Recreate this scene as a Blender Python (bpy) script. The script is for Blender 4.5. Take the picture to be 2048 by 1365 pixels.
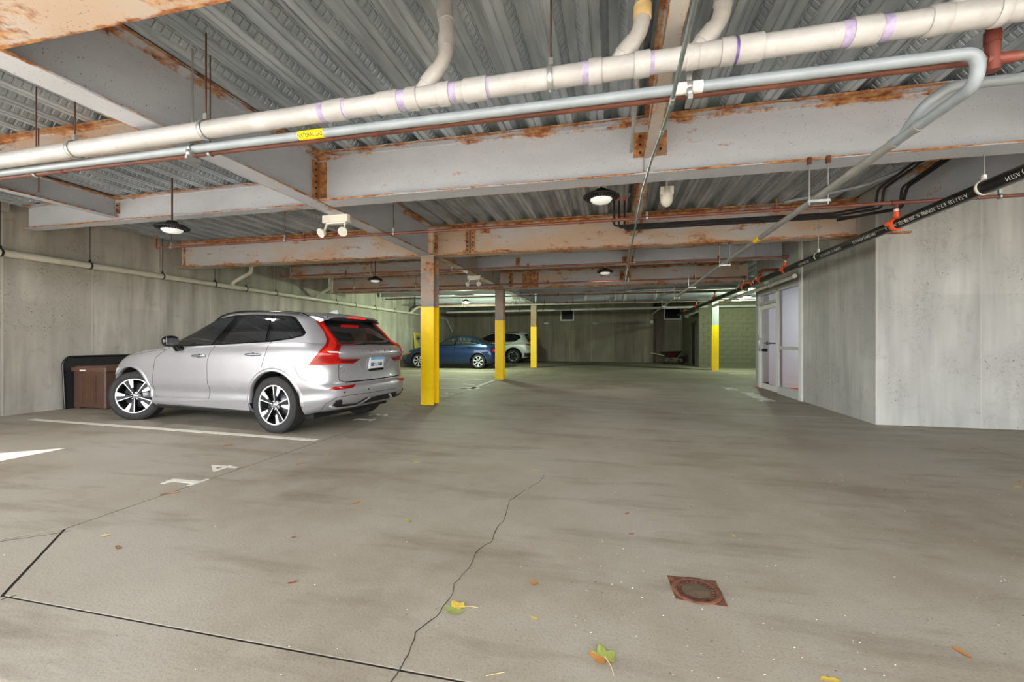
import bpy, bmesh, math, random
import numpy as np
from mathutils import Vector, Matrix, geometry
from mathutils.bvhtree import BVHTree
random.seed(7)
R = math.radians
SC = bpy.context.scene
COL = SC.collection
for o in list(bpy.data.objects): bpy.data.objects.remove(o)

# ---------------------------------------------------------------- camera, sky, sun, exposure
CAM_H = 1.19
YAW = R(13.07)
FPX = 870.0
cd = bpy.data.cameras.new('camera'); cam = bpy.data.objects.new('camera', cd); COL.objects.link(cam)
cam.location = (0, 0, CAM_H); cam.rotation_euler = (R(90), 0, YAW)
cd.sensor_fit = 'HORIZONTAL'; cd.sensor_width = 36.0; cd.lens = 36.0*FPX/2048.0
cd.clip_start = .05; cd.clip_end = 300
SC.camera = cam
SC.cycles.max_bounces = 6; SC.cycles.diffuse_bounces = 3; SC.cycles.glossy_bounces = 3; SC.cycles.transmission_bounces = 4; SC.cycles.use_light_tree = False; SC.cycles.adaptive_threshold = .03; SC.cycles.caustics_reflective = False; SC.cycles.caustics_refractive = False
W = bpy.data.worlds.new('sky'); SC.world = W; W.use_nodes = True
W.node_tree.nodes['Background'].inputs[0].default_value = (.93, .97, 1.0, 1)
W.node_tree.nodes['Background'].inputs[1].default_value = 2.3
sl = bpy.data.lights.new('sun', 'SUN'); sl.energy = 6.0; sl.angle = R(.5); sl.color = (1, .95, .86)
so = bpy.data.objects.new('sun', sl); COL.objects.link(so)
so.rotation_euler = (R(46), 0, R(0))      # shines towards +Y, 44 degrees above the horizon
so.location = (0, -20, 20)
vs = SC.view_settings
vs.view_transform = 'Standard'; vs.look = 'None'; vs.gamma = 1.0; vs.use_curve_mapping = False
vs.exposure = 1.82

# pixel -> place helpers (the photograph is 2048 x 1365)
FW = Vector((-math.sin(YAW), math.cos(YAW), 0)); RT = Vector((math.cos(YAW), math.sin(YAW), 0))
def ray(u, v): return FW + RT*((u-1024)/FPX) + Vector((0, 0, -(v-682.5)/FPX))
def at(u, v, X=None, Y=None, Z=None):
    d = ray(u, v)
    t = X/d.x if X is not None else Y/d.y if Y is not None else (Z-CAM_H)/d.z
    return Vector((0, 0, CAM_H)) + d*t
def gd(u, v): return at(u, v, Z=0.0)

# ---------------------------------------------------------------- materials
MATS = {}
def srgb(r, g, b):
    f = lambda c: (c/255/12.92) if c/255 <= .04045 else ((c/255+.055)/1.055)**2.4
    return (f(r), f(g), f(b), 1)
class NT:
    def __init__(s, name):
        s.m = bpy.data.materials.new(name); s.m.use_nodes = True; s.t = s.m.node_tree; s.n = s.t.nodes
        s.b = s.n['Principled BSDF']; MATS[name] = s.m
    def new(s, typ, **kw):
        n = s.n.new(typ)
        for k, v in kw.items(): setattr(n, k, v)
        return n
    def link(s, a, b): s.t.links.new(a, b)
    def coord(s, kind='Object', scale=(1, 1, 1)):
        tc = s.new('ShaderNodeTexCoord'); mp = s.new('ShaderNodeMapping'); mp.inputs['Scale'].default_value = scale
        s.link(tc.outputs[kind], mp.inputs[0]); return mp.outputs[0]
    def world(s, scale=(1, 1, 1)):
        g = s.new('ShaderNodeNewGeometry'); mp = s.new('ShaderNodeMapping'); mp.inputs['Scale'].default_value = scale
        s.link(g.outputs['Position'], mp.inputs[0]); return mp.outputs[0]
    def noise(s, vec, scale, detail=5, rough=.6, dist=0):
        n = s.new('ShaderNodeTexNoise'); n.inputs['Scale'].default_value = scale; n.inputs['Detail'].default_value = detail
        n.inputs['Roughness'].default_value = rough; n.inputs['Distortion'].default_value = dist
        s.link(vec, n.inputs['Vector']); return n.outputs['Fac']
    def ramp(s, fac, stops):
        r = s.new('ShaderNodeValToRGB'); e = r.color_ramp.elements
        while len(e) < len(stops): e.new(.5)
        for q, (p, c) in zip(e, stops): q.position = p; q.color = c if len(c) == 4 else (*c, 1)
        s.link(fac, r.inputs[0]); return r.outputs[0]
    def mix(s, fac, a, b, mode='MIX'):
        m = s.new('ShaderNodeMix', data_type='RGBA', blend_type=mode)
        for k, x in ((0, fac), (6, a), (7, b)):
            if hasattr(x, 'links'): s.link(x, m.inputs[k])
            else: m.inputs[k].default_value = x
        return m.outputs[2]
    def math(s, op, a, b=None, c=None, clamp=False):
        m = s.new('ShaderNodeMath', operation=op); m.use_clamp = clamp
        for k, x in enumerate((a, b, c)):
            if x is None: continue
            if hasattr(x, 'links'): s.link(x, m.inputs[k])
            else: m.inputs[k].default_value = x
        return m.outputs[0]
    def sep(s, vec):
        x = s.new('ShaderNodeSeparateXYZ'); s.link(vec, x.inputs[0]); return x.outputs
    def bump(s, h, strength=.3, dist=.01):
        b = s.new('ShaderNodeBump'); b.inputs['Strength'].default_value = strength; b.inputs['Distance'].default_value = dist
        s.link(h, b.inputs['Height']); s.link(b.outputs[0], s.b.inputs['Normal'])
    def base(s, c):
        if hasattr(c, 'links'): s.link(c, s.b.inputs['Base Color'])
        else: s.b.inputs['Base Color'].default_value = c
    def rough(s, r, metal=0, spec=None, coat=None):
        if hasattr(r, 'links'): s.link(r, s.b.inputs['Roughness'])
        else: s.b.inputs['Roughness'].default_value = r
        s.b.inputs['Metallic'].default_value = metal
        if spec is not None: s.b.inputs['Specular IOR Level'].default_value = spec
        if coat is not None: s.b.inputs['Coat Weight'].default_value = coat; s.b.inputs['Coat Roughness'].default_value = .04

def plain(name, rgb, rough=.5, metal=0, spec=None, coat=None, var=.12, scale=9, bump=0, emit=None):
    t = NT(name); c = srgb(*rgb); v = t.coord()
    n = t.noise(v, scale, 2)
    dk = tuple(x*(1-var) for x in c[:3])+(1,); lt = tuple(min(1, x*(1+var)) for x in c[:3])+(1,)
    t.base(t.ramp(n, [(.3, dk), (.7, lt)])); t.rough(rough, metal, spec, coat)
    if bump: t.bump(t.noise(v, scale*8, 1), bump, .004)
    if emit:
        t.b.inputs['Emission Color'].default_value = srgb(*emit[0]); t.b.inputs['Emission Strength'].default_value = emit[1]
    return t.m

def m_floor():
    t = NT('floor_concrete'); p = t.world()
    big = t.noise(p, .45, 2, .55, .4); mid = t.noise(p, 2.1, 4, .65); fine = t.noise(p, 85, 2, .7)
    c = t.ramp(big, [(.32, srgb(140, 128, 113)), (.5, srgb(157, 147, 132)), (.68, srgb(168, 161, 150))])
    c = t.mix(t.ramp(mid, [(.38, (0, 0, 0)), (.72, (.75, .75, .75))]), c, srgb(173, 165, 152))
    sm = t.noise(t.world((.5, 2.2, 1)), 1.3, 4, .7)
    c = t.mix(t.ramp(sm, [(.52, (0, 0, 0)), (.72, (.55, .55, .55))]), c, srgb(108, 94, 78))
    c = t.mix(t.ramp(fine, [(.28, (.45, .45, .45)), (.42, (.12, .12, .12)), (.7, (0, 0, 0))]), c, srgb(88, 82, 74))
    t.base(c); t.rough(t.math('MULTIPLY_ADD', mid, .3, .52), 0, .16)
    t.bump(fine, .25, .004)
m_floor()

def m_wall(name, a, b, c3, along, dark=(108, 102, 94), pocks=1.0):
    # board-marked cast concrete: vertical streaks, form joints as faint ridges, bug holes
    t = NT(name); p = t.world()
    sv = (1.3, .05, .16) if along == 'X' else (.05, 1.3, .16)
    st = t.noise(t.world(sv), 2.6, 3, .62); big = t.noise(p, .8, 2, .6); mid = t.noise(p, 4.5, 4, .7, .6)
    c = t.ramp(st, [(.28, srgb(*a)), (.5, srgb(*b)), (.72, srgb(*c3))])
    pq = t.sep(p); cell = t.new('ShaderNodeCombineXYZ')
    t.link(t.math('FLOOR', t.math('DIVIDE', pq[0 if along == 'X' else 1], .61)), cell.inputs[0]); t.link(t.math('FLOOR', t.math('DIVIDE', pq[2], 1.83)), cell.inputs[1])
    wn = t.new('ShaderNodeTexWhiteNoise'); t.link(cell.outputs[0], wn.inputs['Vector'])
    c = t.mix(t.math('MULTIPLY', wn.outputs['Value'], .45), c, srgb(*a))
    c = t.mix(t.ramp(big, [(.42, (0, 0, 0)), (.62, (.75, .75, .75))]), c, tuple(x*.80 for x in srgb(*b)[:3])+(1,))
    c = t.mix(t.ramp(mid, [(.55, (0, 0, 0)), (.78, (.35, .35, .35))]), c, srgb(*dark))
    vo = t.new('ShaderNodeTexVoronoi', feature='F1'); vo.inputs['Scale'].default_value = 13; t.link(p, vo.inputs['Vector'])
    hole = t.ramp(vo.outputs['Distance'], [(.07, (1, 1, 1)), (.12, (0, 0, 0))])
    gate = t.ramp(big, [(.5, (0, 0, 0)), (.6, (pocks, pocks, pocks))])
    c = t.mix(t.mix(1.0, hole, gate, 'MULTIPLY'), c, srgb(70, 64, 58))
    vein = t.ramp(t.math('ABSOLUTE', t.math('SUBTRACT', mid, .5)), [(.0, (.5, .5, .5)), (.012, (0, 0, 0))]); c = t.mix(t.mix(1.0, vein, gate, 'MULTIPLY'), c, srgb(92, 88, 82))
    ln = t.sep(p); q = ln[0 if along == 'X' else 1]
    fr = t.math('FRACT', t.math('DIVIDE', q, 1.22)); jn = t.ramp(t.math('ABSOLUTE', t.math('SUBTRACT', fr, .5)), [(.486, (0, 0, 0)), (.497, (1, 1, 1))])
    c = t.mix(t.mix(1.0, jn, (.35, .35, .35, 1), 'MULTIPLY'), c, srgb(196, 190, 178))
    t.base(c); t.rough(.85, 0, .25)
    t.bump(t.math('SUBTRACT', jn, hole), .3, .010)
m_wall('wall_concrete_left', (140, 134, 125), (179, 173, 163), (206, 201, 191), 'Y')
m_wall('wall_concrete_right', (146, 145, 140), (182, 180, 174), (208, 206, 199), 'X')
m_wall('wall_concrete_right_side', (146, 145, 140), (182, 180, 174), (208, 206, 199), 'Y')
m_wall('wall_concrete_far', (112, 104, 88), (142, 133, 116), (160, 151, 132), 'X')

def m_steel(name, paint, rust_lvl, edge=True, stain=.0):
    # grey shop primer: rust in bands where web meets flange, on flange edges and in blooms; Generated coords follow the section
    t = NT(name); p = t.world()
    fine = t.noise(p, 30, 3, .75); rn = t.noise(t.world((.8, .8, 2.2)), 2.1, 5, .68)
    col = t.ramp(rn, [(.3, tuple(x*.86 for x in srgb(*paint)[:3])), (.7, srgb(*paint))])
    f = t.math('ADD', t.math('MULTIPLY', rn, 1.0), t.math('MULTIPLY', fine, .22))
    if edge:
        g = t.sep(t.coord('Generated'))
        ez = t.math('ABSOLUTE', t.math('MULTIPLY_ADD', g[2], 2.0, -1.0)); ey = t.math('ABSOLUTE', t.math('MULTIPLY_ADD', g[1], 2.0, -1.0))
        bz = t.ramp(ez, [(.70, (0, 0, 0)), (.90, (.19, .19, .19)), (.95, (.17, .17, .17)), (.985, (.05, .05, .05))]); by = t.ramp(ey, [(.80, (0, 0, 0)), (.97, (.15, .15, .15))])
        f = t.math('ADD', f, t.math('ADD', bz, by))
    k = .92-rust_lvl
    mask = t.ramp(f, [(k-.05, (0, 0, 0)), (k+.045, (1, 1, 1))])
    if stain:
        sn = t.ramp(t.noise(t.world((.5, .5, .9)), 1.7, 2, .6), [(.42, (0, 0, 0)), (.62, (stain, stain, stain))])
        col = t.mix(sn, col, srgb(196, 158, 118))
    rust = t.ramp(t.noise(p, 9, 3, .7), [(.30, srgb(104, 60, 36)), (.44, srgb(158, 98, 58)), (.58, srgb(190, 140, 90)), (.74, srgb(210, 180, 140))])
    c = t.mix(mask, col, rust)
    dots = t.ramp(t.noise(p, 78, 1, .5), [(.715, (0, 0, 0)), (.745, (.8, .8, .8))])
    c = t.mix(dots, c, srgb(88, 60, 44))
    t.base(c); t.rough(t.math('MULTIPLY_ADD', fine, .2, .5), 0, .4)
m_steel('steel_grey', (198, 202, 212), .10)
m_steel('steel_grey_rusty', (196, 194, 196), .20, True, .65)
m_steel('steel_rusty', (208, 202, 198), .165, True, .5)
m_steel('steel_column', (146, 138, 134), .26, False, .4)
m_steel('steel_column_clean', (176, 180, 184), .05, False)
m_steel('steel_plate_rust', (160, 140, 124), .42, False, .5)

def m_deck():
    t = NT('galvanised_deck'); p = t.world(); v = t.coord()
    n = t.noise(t.world((3.5, .6, 3.5)), 2.0, 2, .65)
    c = t.ramp(n, [(.3, srgb(148, 159, 167)), (.55, srgb(180, 190, 198)), (.8, srgb(208, 215, 220))])
    sp = t.noise(p, 60, 2, .5); c = t.mix(t.ramp(sp, [(.72, (0, 0, 0)), (.76, (.6, .6, .6))]), c, srgb(214, 216, 216))
    g = t.new('ShaderNodeNewGeometry'); nx = t.math('ABSOLUTE', t.sep(g.outputs['True Normal'])[0])
    web = t.ramp(nx, [(.45, (0, 0, 0)), (.55, (1, 1, 1))])
    xyz = t.sep(v)
    fy = t.math('ABSOLUTE', t.math('SUBTRACT', t.math('FRACT', t.math('DIVIDE', xyz[1], .062)), .5))
    bar = t.ramp(fy, [(.30, (1, 1, 1)), (.40, (0, 0, 0))])
    hz = t.math('ABSOLUTE', t.math('SUBTRACT', t.math('DIVIDE', xyz[2], .075), .5))
    inn = t.ramp(hz, [(.26, (1, 1, 1)), (.33, (0, 0, 0))])
    fy2 = t.math('FRACT', t.math('DIVIDE', xyz[1], .124)); alt = t.math('GREATER_THAN', fy2, .5)
    dash = t.ramp(t.math('ABSOLUTE', t.math('SUBTRACT', hz, .40)), [(.05, (1, 1, 1)), (.09, (0, 0, 0))])
    emb = t.mix(1.0, bar, inn, 'MULTIPLY')
    emb = t.mix(1.0, emb, t.mix(1.0, dash, alt, 'MULTIPLY'), 'LIGHTEN')
    emb = t.mix(1.0, emb, web, 'MULTIPLY')
    t.base(c); t.rough(.40, .35, .5); t.bump(emb, 1.0, .008)
m_deck()

plain('hanger_rust', (96, 64, 52), .7, var=.25)
def m_pvc(name, a, b, stain):
    t = NT(name); p = t.world()
    n = t.noise(p, 3.2, 6, .65, .4); f = t.noise(p, 21, 4, .7)
    c = t.ramp(n, [(.3, srgb(*a)), (.65, srgb(*b))]); c = t.mix(t.ramp(f, [(.58, (0, 0, 0)), (.8, (.5, .5, .5))]), c, srgb(*stain))
    t.base(c); t.rough(.38, 0, .5)
m_pvc('pvc_white', (160, 157, 155), (187, 185, 184), (136, 120, 108))
m_pvc('pvc_cream', (196, 190, 174), (216, 210, 196), (160, 146, 124))
plain('pvc_purple_primer', (168, 156, 186), .45, var=.3, scale=14)
plain('gas_pipe_grey', (140, 147, 152), .38, var=.08)
plain('gas_pipe_dull', (140, 138, 134), .45, var=.15)
plain('sprinkler_brown', (118, 70, 56), .45, var=.3, scale=5)
plain('sprinkler_coupling', (116, 58, 46), .5, var=.2)
plain('brass', (196, 140, 70), .35, .8)
plain('black_pipe', (24, 22, 24), .28, 0, .6, var=.3)
plain('orange_coupling', (240, 96, 52), .42, var=.08)
plain('white_print', (226, 226, 222), .6, var=.1)
plain('zinc', (182, 184, 182), .35, .7, var=.15)
plain('conduit_steel', (118, 124, 126), .4, .3, var=.15)
plain('yellow_paint', (252, 208, 0), .45, var=.05)
plain('yellow_tag', (250, 206, 10), .5, var=.03)
plain('black_ink', (18, 16, 16), .6, var=.05)
plain('black_foam', (26, 25, 28), .8, var=.2)
plain('white_plastic', (232, 228, 218), .4, var=.04)
plain('white_paint', (214, 210, 198), .7, var=.12, scale=24)
plain('worn_white_paint', (216, 216, 208), .7, var=.18, scale=14)
plain('worn_yellow_paint', (190, 148, 50), .7, var=.3, scale=14)
plain('dark_lamp_metal', (46, 44, 42), .45, .4, var=.2)
plain('door_aluminium', (198, 198, 196), .4, .1, var=.05)
plain('door_white', (224, 222, 218), .45, var=.03)
plain('lobby_floor', (178, 172, 168), .5, var=.08)
plain('lobby_white', (222, 224, 230), .7, var=.02)
plain('lobby_red', (184, 88, 60), .8, var=.12)
plain('grey_panel', (170, 170, 168), .6, var=.05)
plain('dark_door', (30, 30, 40), .4, var=.1)
plain('crack_dark', (62, 54, 46), .95, var=.2)
plain('joint_dark', (30, 26, 22), .95, var=.25)
plain('cmu_grey', (112, 110, 92), .9, var=.16, scale=6, bump=.3)
plain('mortar', (128, 126, 108), .95, var=.1)
plain('rust_iron', (104, 62, 42), .8, var=.55, scale=22, bump=.6)
plain('rust_dark', (78, 44, 30), .85, var=.5, scale=22, bump=.6)
plain('drain_mud', (92, 74, 56), .8, var=.3, scale=30)
plain('slab_over', (120, 120, 118), .9)
plain('driveway', (176, 170, 160), .9, var=.1, scale=2)
plain('window_dark', (20, 20, 24), .12, 0, .6, var=.4, scale=3)
plain('purple_stain', (120, 92, 170), .45, var=.4, scale=16)
def m_glass():
    t = NT('door_glass'); t.b.inputs['Base Color'].default_value = (.96, .98, .97, 1)
    t.b.inputs['Transmission Weight'].default_value = 1; t.b.inputs['Roughness'].default_value = 0; t.b.inputs['IOR'].default_value = 1.02
m_glass()
def m_lens(name, col, s):
    t = NT(name); t.b.inputs['Base Color'].default_value = (.85, .87, .85, 1); t.rough(.25)
    t.b.inputs['Emission Color'].default_value = srgb(*col); t.b.inputs['Emission Strength'].default_value = s
m_lens('lamp_lens', (255, 252, 244), .10)
plain('lens_plain', (216, 216, 206), .15, var=.05)
m_lens('lamp_lens_lit', (236, 255, 232), 5.0)

# ---------------------------------------------------------------- mesh helpers
class MB:
    def __init__(s): s.v = []; s.f = []; s.smooth = []; s.mi = []
    def add(s, verts, faces, smooth=False, mi=0):
        k = len(s.v); s.v += [tuple(q) for q in verts]
        for f in faces: s.f.append(tuple(k+i for i in f)); s.smooth.append(smooth); s.mi.append(mi)
        return s
    def box(s, a, b, mi=0):
        (x0, y0, z0), (x1, y1, z1) = a, b
        v = [(x0, y0, z0), (x1, y0, z0), (x1, y1, z0), (x0, y1, z0), (x0, y0, z1), (x1, y0, z1), (x1, y1, z1), (x0, y1, z1)]
        return s.add(v, [(3, 2, 1, 0), (4, 5, 6, 7), (0, 1, 5, 4), (1, 2, 6, 5), (2, 3, 7, 6), (3, 0, 4, 7)], False, mi)
    def bar(s, a, b, w, h=None, up=(0, 0, 1)):           # box section bar between two points
        a, b = Vector(a), Vector(b); d = (b-a).normalized(); up = Vector(up)
        if abs(d.dot(up)) > .98: up = Vector((1, 0, 0))
        x = d.cross(up).normalized()*(w/2); y = x.cross(d).normalized()*((h or w)/2)
        v = [a-x-y, a+x-y, a+x+y, a-x+y, b-x-y, b+x-y, b+x+y, b-x+y]
        return s.add(v, [(3, 2, 1, 0), (4, 5, 6, 7), (0, 1, 5, 4), (1, 2, 6, 5), (2, 3, 7, 6), (3, 0, 4, 7)])
    def tube(s, pts, r, seg=14, bend=0, mi=0, caps=True):
        pts = [Vector(p) for p in pts]
        if bend:
            rs = r if isinstance(r, (list, tuple)) else None; q = [pts[0]]; nr = [rs[0]] if rs else None
            for i in range(1, len(pts)-1):
                a, b, c = pts[i-1], pts[i], pts[i+1]; d1 = (a-b); d2 = (c-b)
                l = min(bend, d1.length*.48, d2.length*.48); p0 = b+d1.normalized()*l; p1 = b+d2.normalized()*l
                for k in range(7):
                    t = k/6; q.append(p0*(1-t)**2+b*2*t*(1-t)+p1*t*t)
                    if rs: nr.append(rs[i])
            q.append(pts[-1]); pts = q
            if rs: nr.append(rs[-1]); r = nr
        rings = []; n = len(pts)
        d = (pts[1]-pts[0]).normalized(); up = Vector((0, 0, 1)) if abs(d.z) < .9 else Vector((1, 0, 0))
        x = d.cross(up).normalized()
        for i, p in enumerate(pts):
            d0 = (pts[i]-pts[i-1]).normalized() if i else (pts[1]-pts[0]).normalized()
            d1 = (pts[i+1]-pts[i]).normalized() if i < n-1 else d0
            t = (d0+d1).normalized() if (d0+d1).length > 1e-6 else d0
            x = (x-t*x.dot(t)).normalized(); y = t.cross(x)
            rr = r[i] if isinstance(r, (list, tuple)) else r
            m = 1/max(.5, d0.dot(t))
            rings.append([p+(x*math.cos(2*math.pi*k/seg)+y*math.sin(2*math.pi*k/seg))*rr*m for k in range(seg)])
        v = [q for ring in rings for q in ring]; f = []
        for i in range(n-1):
            for k in range(seg): f.append((i*seg+k, i*seg+(k+1) % seg, (i+1)*seg+(k+1) % seg, (i+1)*seg+k))
        s.add(v, f, True, mi)
        if caps: s.add(rings[0], [tuple(reversed(range(seg)))], False, mi); s.add(rings[-1], [tuple(range(seg))], False, mi)
        return s
    def lathe(s, prof, seg=24, axis='Z', c=(0, 0, 0), mi=0, smooth=True):      # prof: (radius, height)
        v = []; f = []; c = Vector(c)
        for r, h in prof:
            for k in range(seg):
                a = 2*math.pi*k/seg; x, y = r*math.cos(a), r*math.sin(a)
                v.append(c+Vector({'Z': (x, y, h), 'Y': (x, h, y), 'X': (h, x, y)}[axis]))
        for i in range(len(prof)-1):
            for k in range(seg):
                q = (i*seg+k, i*seg+(k+1) % seg, (i+1)*seg+(k+1) % seg, (i+1)*seg+k)
                f.append(q if axis != 'Y' else tuple(reversed(q)))
        return s.add(v, f, smooth, mi)
    def prism(s, poly, z0, z1, mi=0):                      # poly in XY, extruded along Z
        n = len(poly); v = [(x, y, z0) for x, y in poly]+[(x, y, z1) for x, y in poly]
        f = [tuple(reversed(range(n))), tuple(range(n, 2*n))]+[(i, (i+1) % n, n+(i+1) % n, n+i) for i in range(n)]
        return s.add(v, f, False, mi)
    def mesh(s, name, mats, auto=None):
        me = bpy.data.meshes.new(name); me.from_pydata(s.v, [], s.f)
        me.polygons.foreach_set('use_smooth', s.smooth); me.polygons.foreach_set('material_index', s.mi)
        for m in (mats if isinstance(mats, (list, tuple)) else [mats]): me.materials.append(MATS[m])
        me.update(); return me
    def build(s, name, mats, parent=None, loc=None, rot=None):
        o = bpy.data.objects.new(name, s.mesh(name, mats)); COL.objects.link(o)
        if parent: o.parent = parent
        if loc is not None: o.location = loc
        if rot is not None: o.rotation_euler = rot
        return o
def link(me, name, parent=None, loc=(0, 0, 0), rot=(0, 0, 0), scale=None):
    o = bpy.data.objects.new(name, me); COL.objects.link(o); o.parent = parent; o.location = loc; o.rotation_euler = rot
    if scale: o.scale = scale
    return o
def empty(name, loc=(0, 0, 0), rot=(0, 0, 0)):
    o = bpy.data.objects.new(name, None); COL.objects.link(o); o.location = loc; o.rotation_euler = rot; o.empty_display_size = .1; return o
def tag(o, label, cat, group=None):
    o['label'] = label; o['category'] = cat
    if group: o['group'] = group
    return o
def thing(name, label, cat, loc=(0, 0, 0), rot=(0, 0, 0), group=None): return tag(empty(name, loc, rot), label, cat, group)
def struct(o, label=None):
    o['kind'] = 'structure'
    if label: o['label'] = label
    return o
def text_mesh(txt, size, depth, align='CENTER', squeeze=1.0, bold=0):
    c = bpy.data.curves.new('lettering', 'FONT'); c.body = txt; c.size = size; c.extrude = depth; c.align_x = align; c.align_y = 'CENTER'; c.offset = bold*size
    o = bpy.data.objects.new('lettering', c); COL.objects.link(o)
    dg = bpy.context.evaluated_depsgraph_get(); me = bpy.data.meshes.new_from_object(o.evaluated_get(dg))
    bpy.data.objects.remove(o); bpy.data.curves.remove(c)
    if squeeze != 1.0: me.transform(Matrix.Diagonal((squeeze, 1, 1, 1)))
    return me
def wrap_text(txt, size, depth, mat, name, parent, r, frame_fn, align='CENTER', squeeze=1.0):
    # lettering bent round a pipe: frame_fn(x, angle, radius) -> place; angle grows with text height
    me = text_mesh(txt, size, depth, align, squeeze); me.materials.clear(); me.materials.append(MATS[mat])
    bm = bmesh.new(); bm.from_mesh(me)
    for k in range(-4, 5): bmesh.ops.bisect_plane(bm, geom=bm.verts[:]+bm.edges[:]+bm.faces[:], plane_co=(0, k*size*.1, 0), plane_no=(0, 1, 0))
    for v in bm.verts: v.co = frame_fn(v.co.x, v.co.y/r, r+.0006+max(0, v.co.z))
    bm.to_mesh(me); bm.free(); return link(me, name, parent)
def text(txt, size, depth, mat, name, parent, M, align='CENTER', squeeze=1.0, bold=0):
    me = text_mesh(txt, size, depth, align, squeeze, bold); me.materials.clear(); me.materials.append(MATS[mat])
    me.transform(M); return link(me, name, parent)
# ================================================================ STRUCTURE
XL, XR, YF, ZD = -9.40, 3.64, 25.4, 3.36        # left wall, right wall face, far wall, underside of the deck
GX = -3.38                                       # column / girder line
COLS = [(GX, 1.47), (GX, 7.68), (GX-.04, 13.10), (GX-.1, 19.40), (4.04, 19.15)]

# floor: slabs with open joints, diamonds round the columns
fl = empty('floor'); struct(fl, 'concrete garage floor slabs with dark joints')
MB().box((XL, -2.6, -.2), (9.6, 27, -.004)).build('joint_bed', 'joint_dark', fl)
gx = [XL, GX, 4.02, 9.6]; gy = [-2.6, 1.44, 7.68, 10.95, 13.10, 19.35, 27]
GAP = .0065; DD = .60
def is_col(x, y): return any(abs(x-c[0]) < .15 and abs(y-c[1]) < .3 for c in COLS)
for i in range(3):
    for j in range(6):
        x0, x1, y0, y1 = gx[i]+GAP, gx[i+1]-GAP, gy[j]+GAP, gy[j+1]-GAP
        poly = []
        for cx, cy, a, b in ((gx[i], gy[j], (0, 1), (1, 0)), (gx[i+1], gy[j], (-1, 0), (0, 1)), (gx[i+1], gy[j+1], (0, -1), (-1, 0)), (gx[i], gy[j+1], (1, 0), (0, -1))):
            px, py = (x0 if cx == gx[i] else x1), (y0 if cy == gy[j] else y1)
            if is_col(cx, cy):
                poly += [(px+a[0]*DD, py+a[1]*DD), (px+b[0]*DD, py+b[1]*DD)]
            else: poly.append((px, py))
        MB().prism(poly, -.045, 0).build('slab', 'floor_concrete', fl)
for cx, cy in ((GX, 1.44), (GX, 7.68), (GX, 13.10), (GX, 19.35), (4.02, 19.35)):
    d = DD-.008
    MB().prism([(cx-d, cy), (cx, cy-d), (cx+d, cy), (cx, cy+d)], -.045, -.0005).build('slab', 'floor_concrete', fl)
# crack in the near slab
def crack(pix, w, name='crack'):
    P = []
    for a, b in zip(pix[:-1], pix[1:]):
        a, b = gd(*a), gd(*b); n = max(2, int((b-a).length/.035))
        for k in range(n):
            q = a.lerp(b, k/n); P.append(Vector((q.x+random.uniform(-.006, .006), q.y+random.uniform(-.006, .006), 0)))
    mb = MB(); v = []; f = []
    for i, q in enumerate(P):
        d = (P[min(i+1, len(P)-1)]-P[max(i-1, 0)]).normalized(); s = Vector((-d.y, d.x, 0))*(w*random.uniform(.35, 1)/2)
        v += [q+s+Vector((0, 0, .0012)), q-s+Vector((0, 0, .0012)), q+s-Vector((0, 0, .004)), q-s-Vector((0, 0, .004))]
    for i in range(len(P)-1):
        a, b = i*4, i*4+4; f += [(a, a+1, b+1, b), (a+2, a, b, b+2), (a+1, a+3, b+3, b+1)]
    return mb.add(v, f).build(name, 'crack_dark', fl)
crack([(783, 1365), (805, 1330), (820, 1310), (833, 1265), (872, 1232), (903, 1195), (910, 1168), (943, 1130), (950, 1105), (982, 1085), (990, 1062), (1012, 1035), (1018, 1003), (1055, 978)], .0055)
crack([(1055, 978), (1082, 962), (1090, 948)], .003)
crack([(0, 1201), (64, 1183)], .006); 
crack([(0, 1084), (90, 1071), (160, 1060)], .005)

dw = MB().box((-40, -40, -.25), (40, -2.6, -.012)).build('ground_outside', 'driveway'); struct(dw)

# walls
def wall(name, a, b, m): return struct(MB().box(a, b).build(name, m))
wl = wall('wall_left', (XL-.35, 1.2, -.1), (XL, 27, 3.7), 'wall_concrete_left')
MB().box((XL, 4.2, ZD-.14), (XL+.12, 4.9, ZD+.05)).build('corbel', 'wall_concrete_left', wl)
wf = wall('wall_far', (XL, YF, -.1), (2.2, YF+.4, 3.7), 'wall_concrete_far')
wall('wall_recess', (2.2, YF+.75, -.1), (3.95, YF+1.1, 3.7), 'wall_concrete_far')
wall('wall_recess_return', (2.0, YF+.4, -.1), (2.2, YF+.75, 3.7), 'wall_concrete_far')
wr = wall('wall_right_front', (XR, 7.2, -.1), (9.6, 7.5, 3.7), 'wall_concrete_right')
wall('wall_right_side', (XR, 7.5, -.1), (XR+.3, 9.62, 3.7), 'wall_concrete_right_side')
wall('wall_light_block', (9.6, -2.5, -.1), (9.9, 12.4, 3.7), 'wall_concrete_right_side')  # unseen wall added to keep side daylight off the right front wall
wall('wall_right_outer', (9.6, 12.4, -.1), (9.9, 21.6, 3.7), 'wall_concrete_far')
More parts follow.
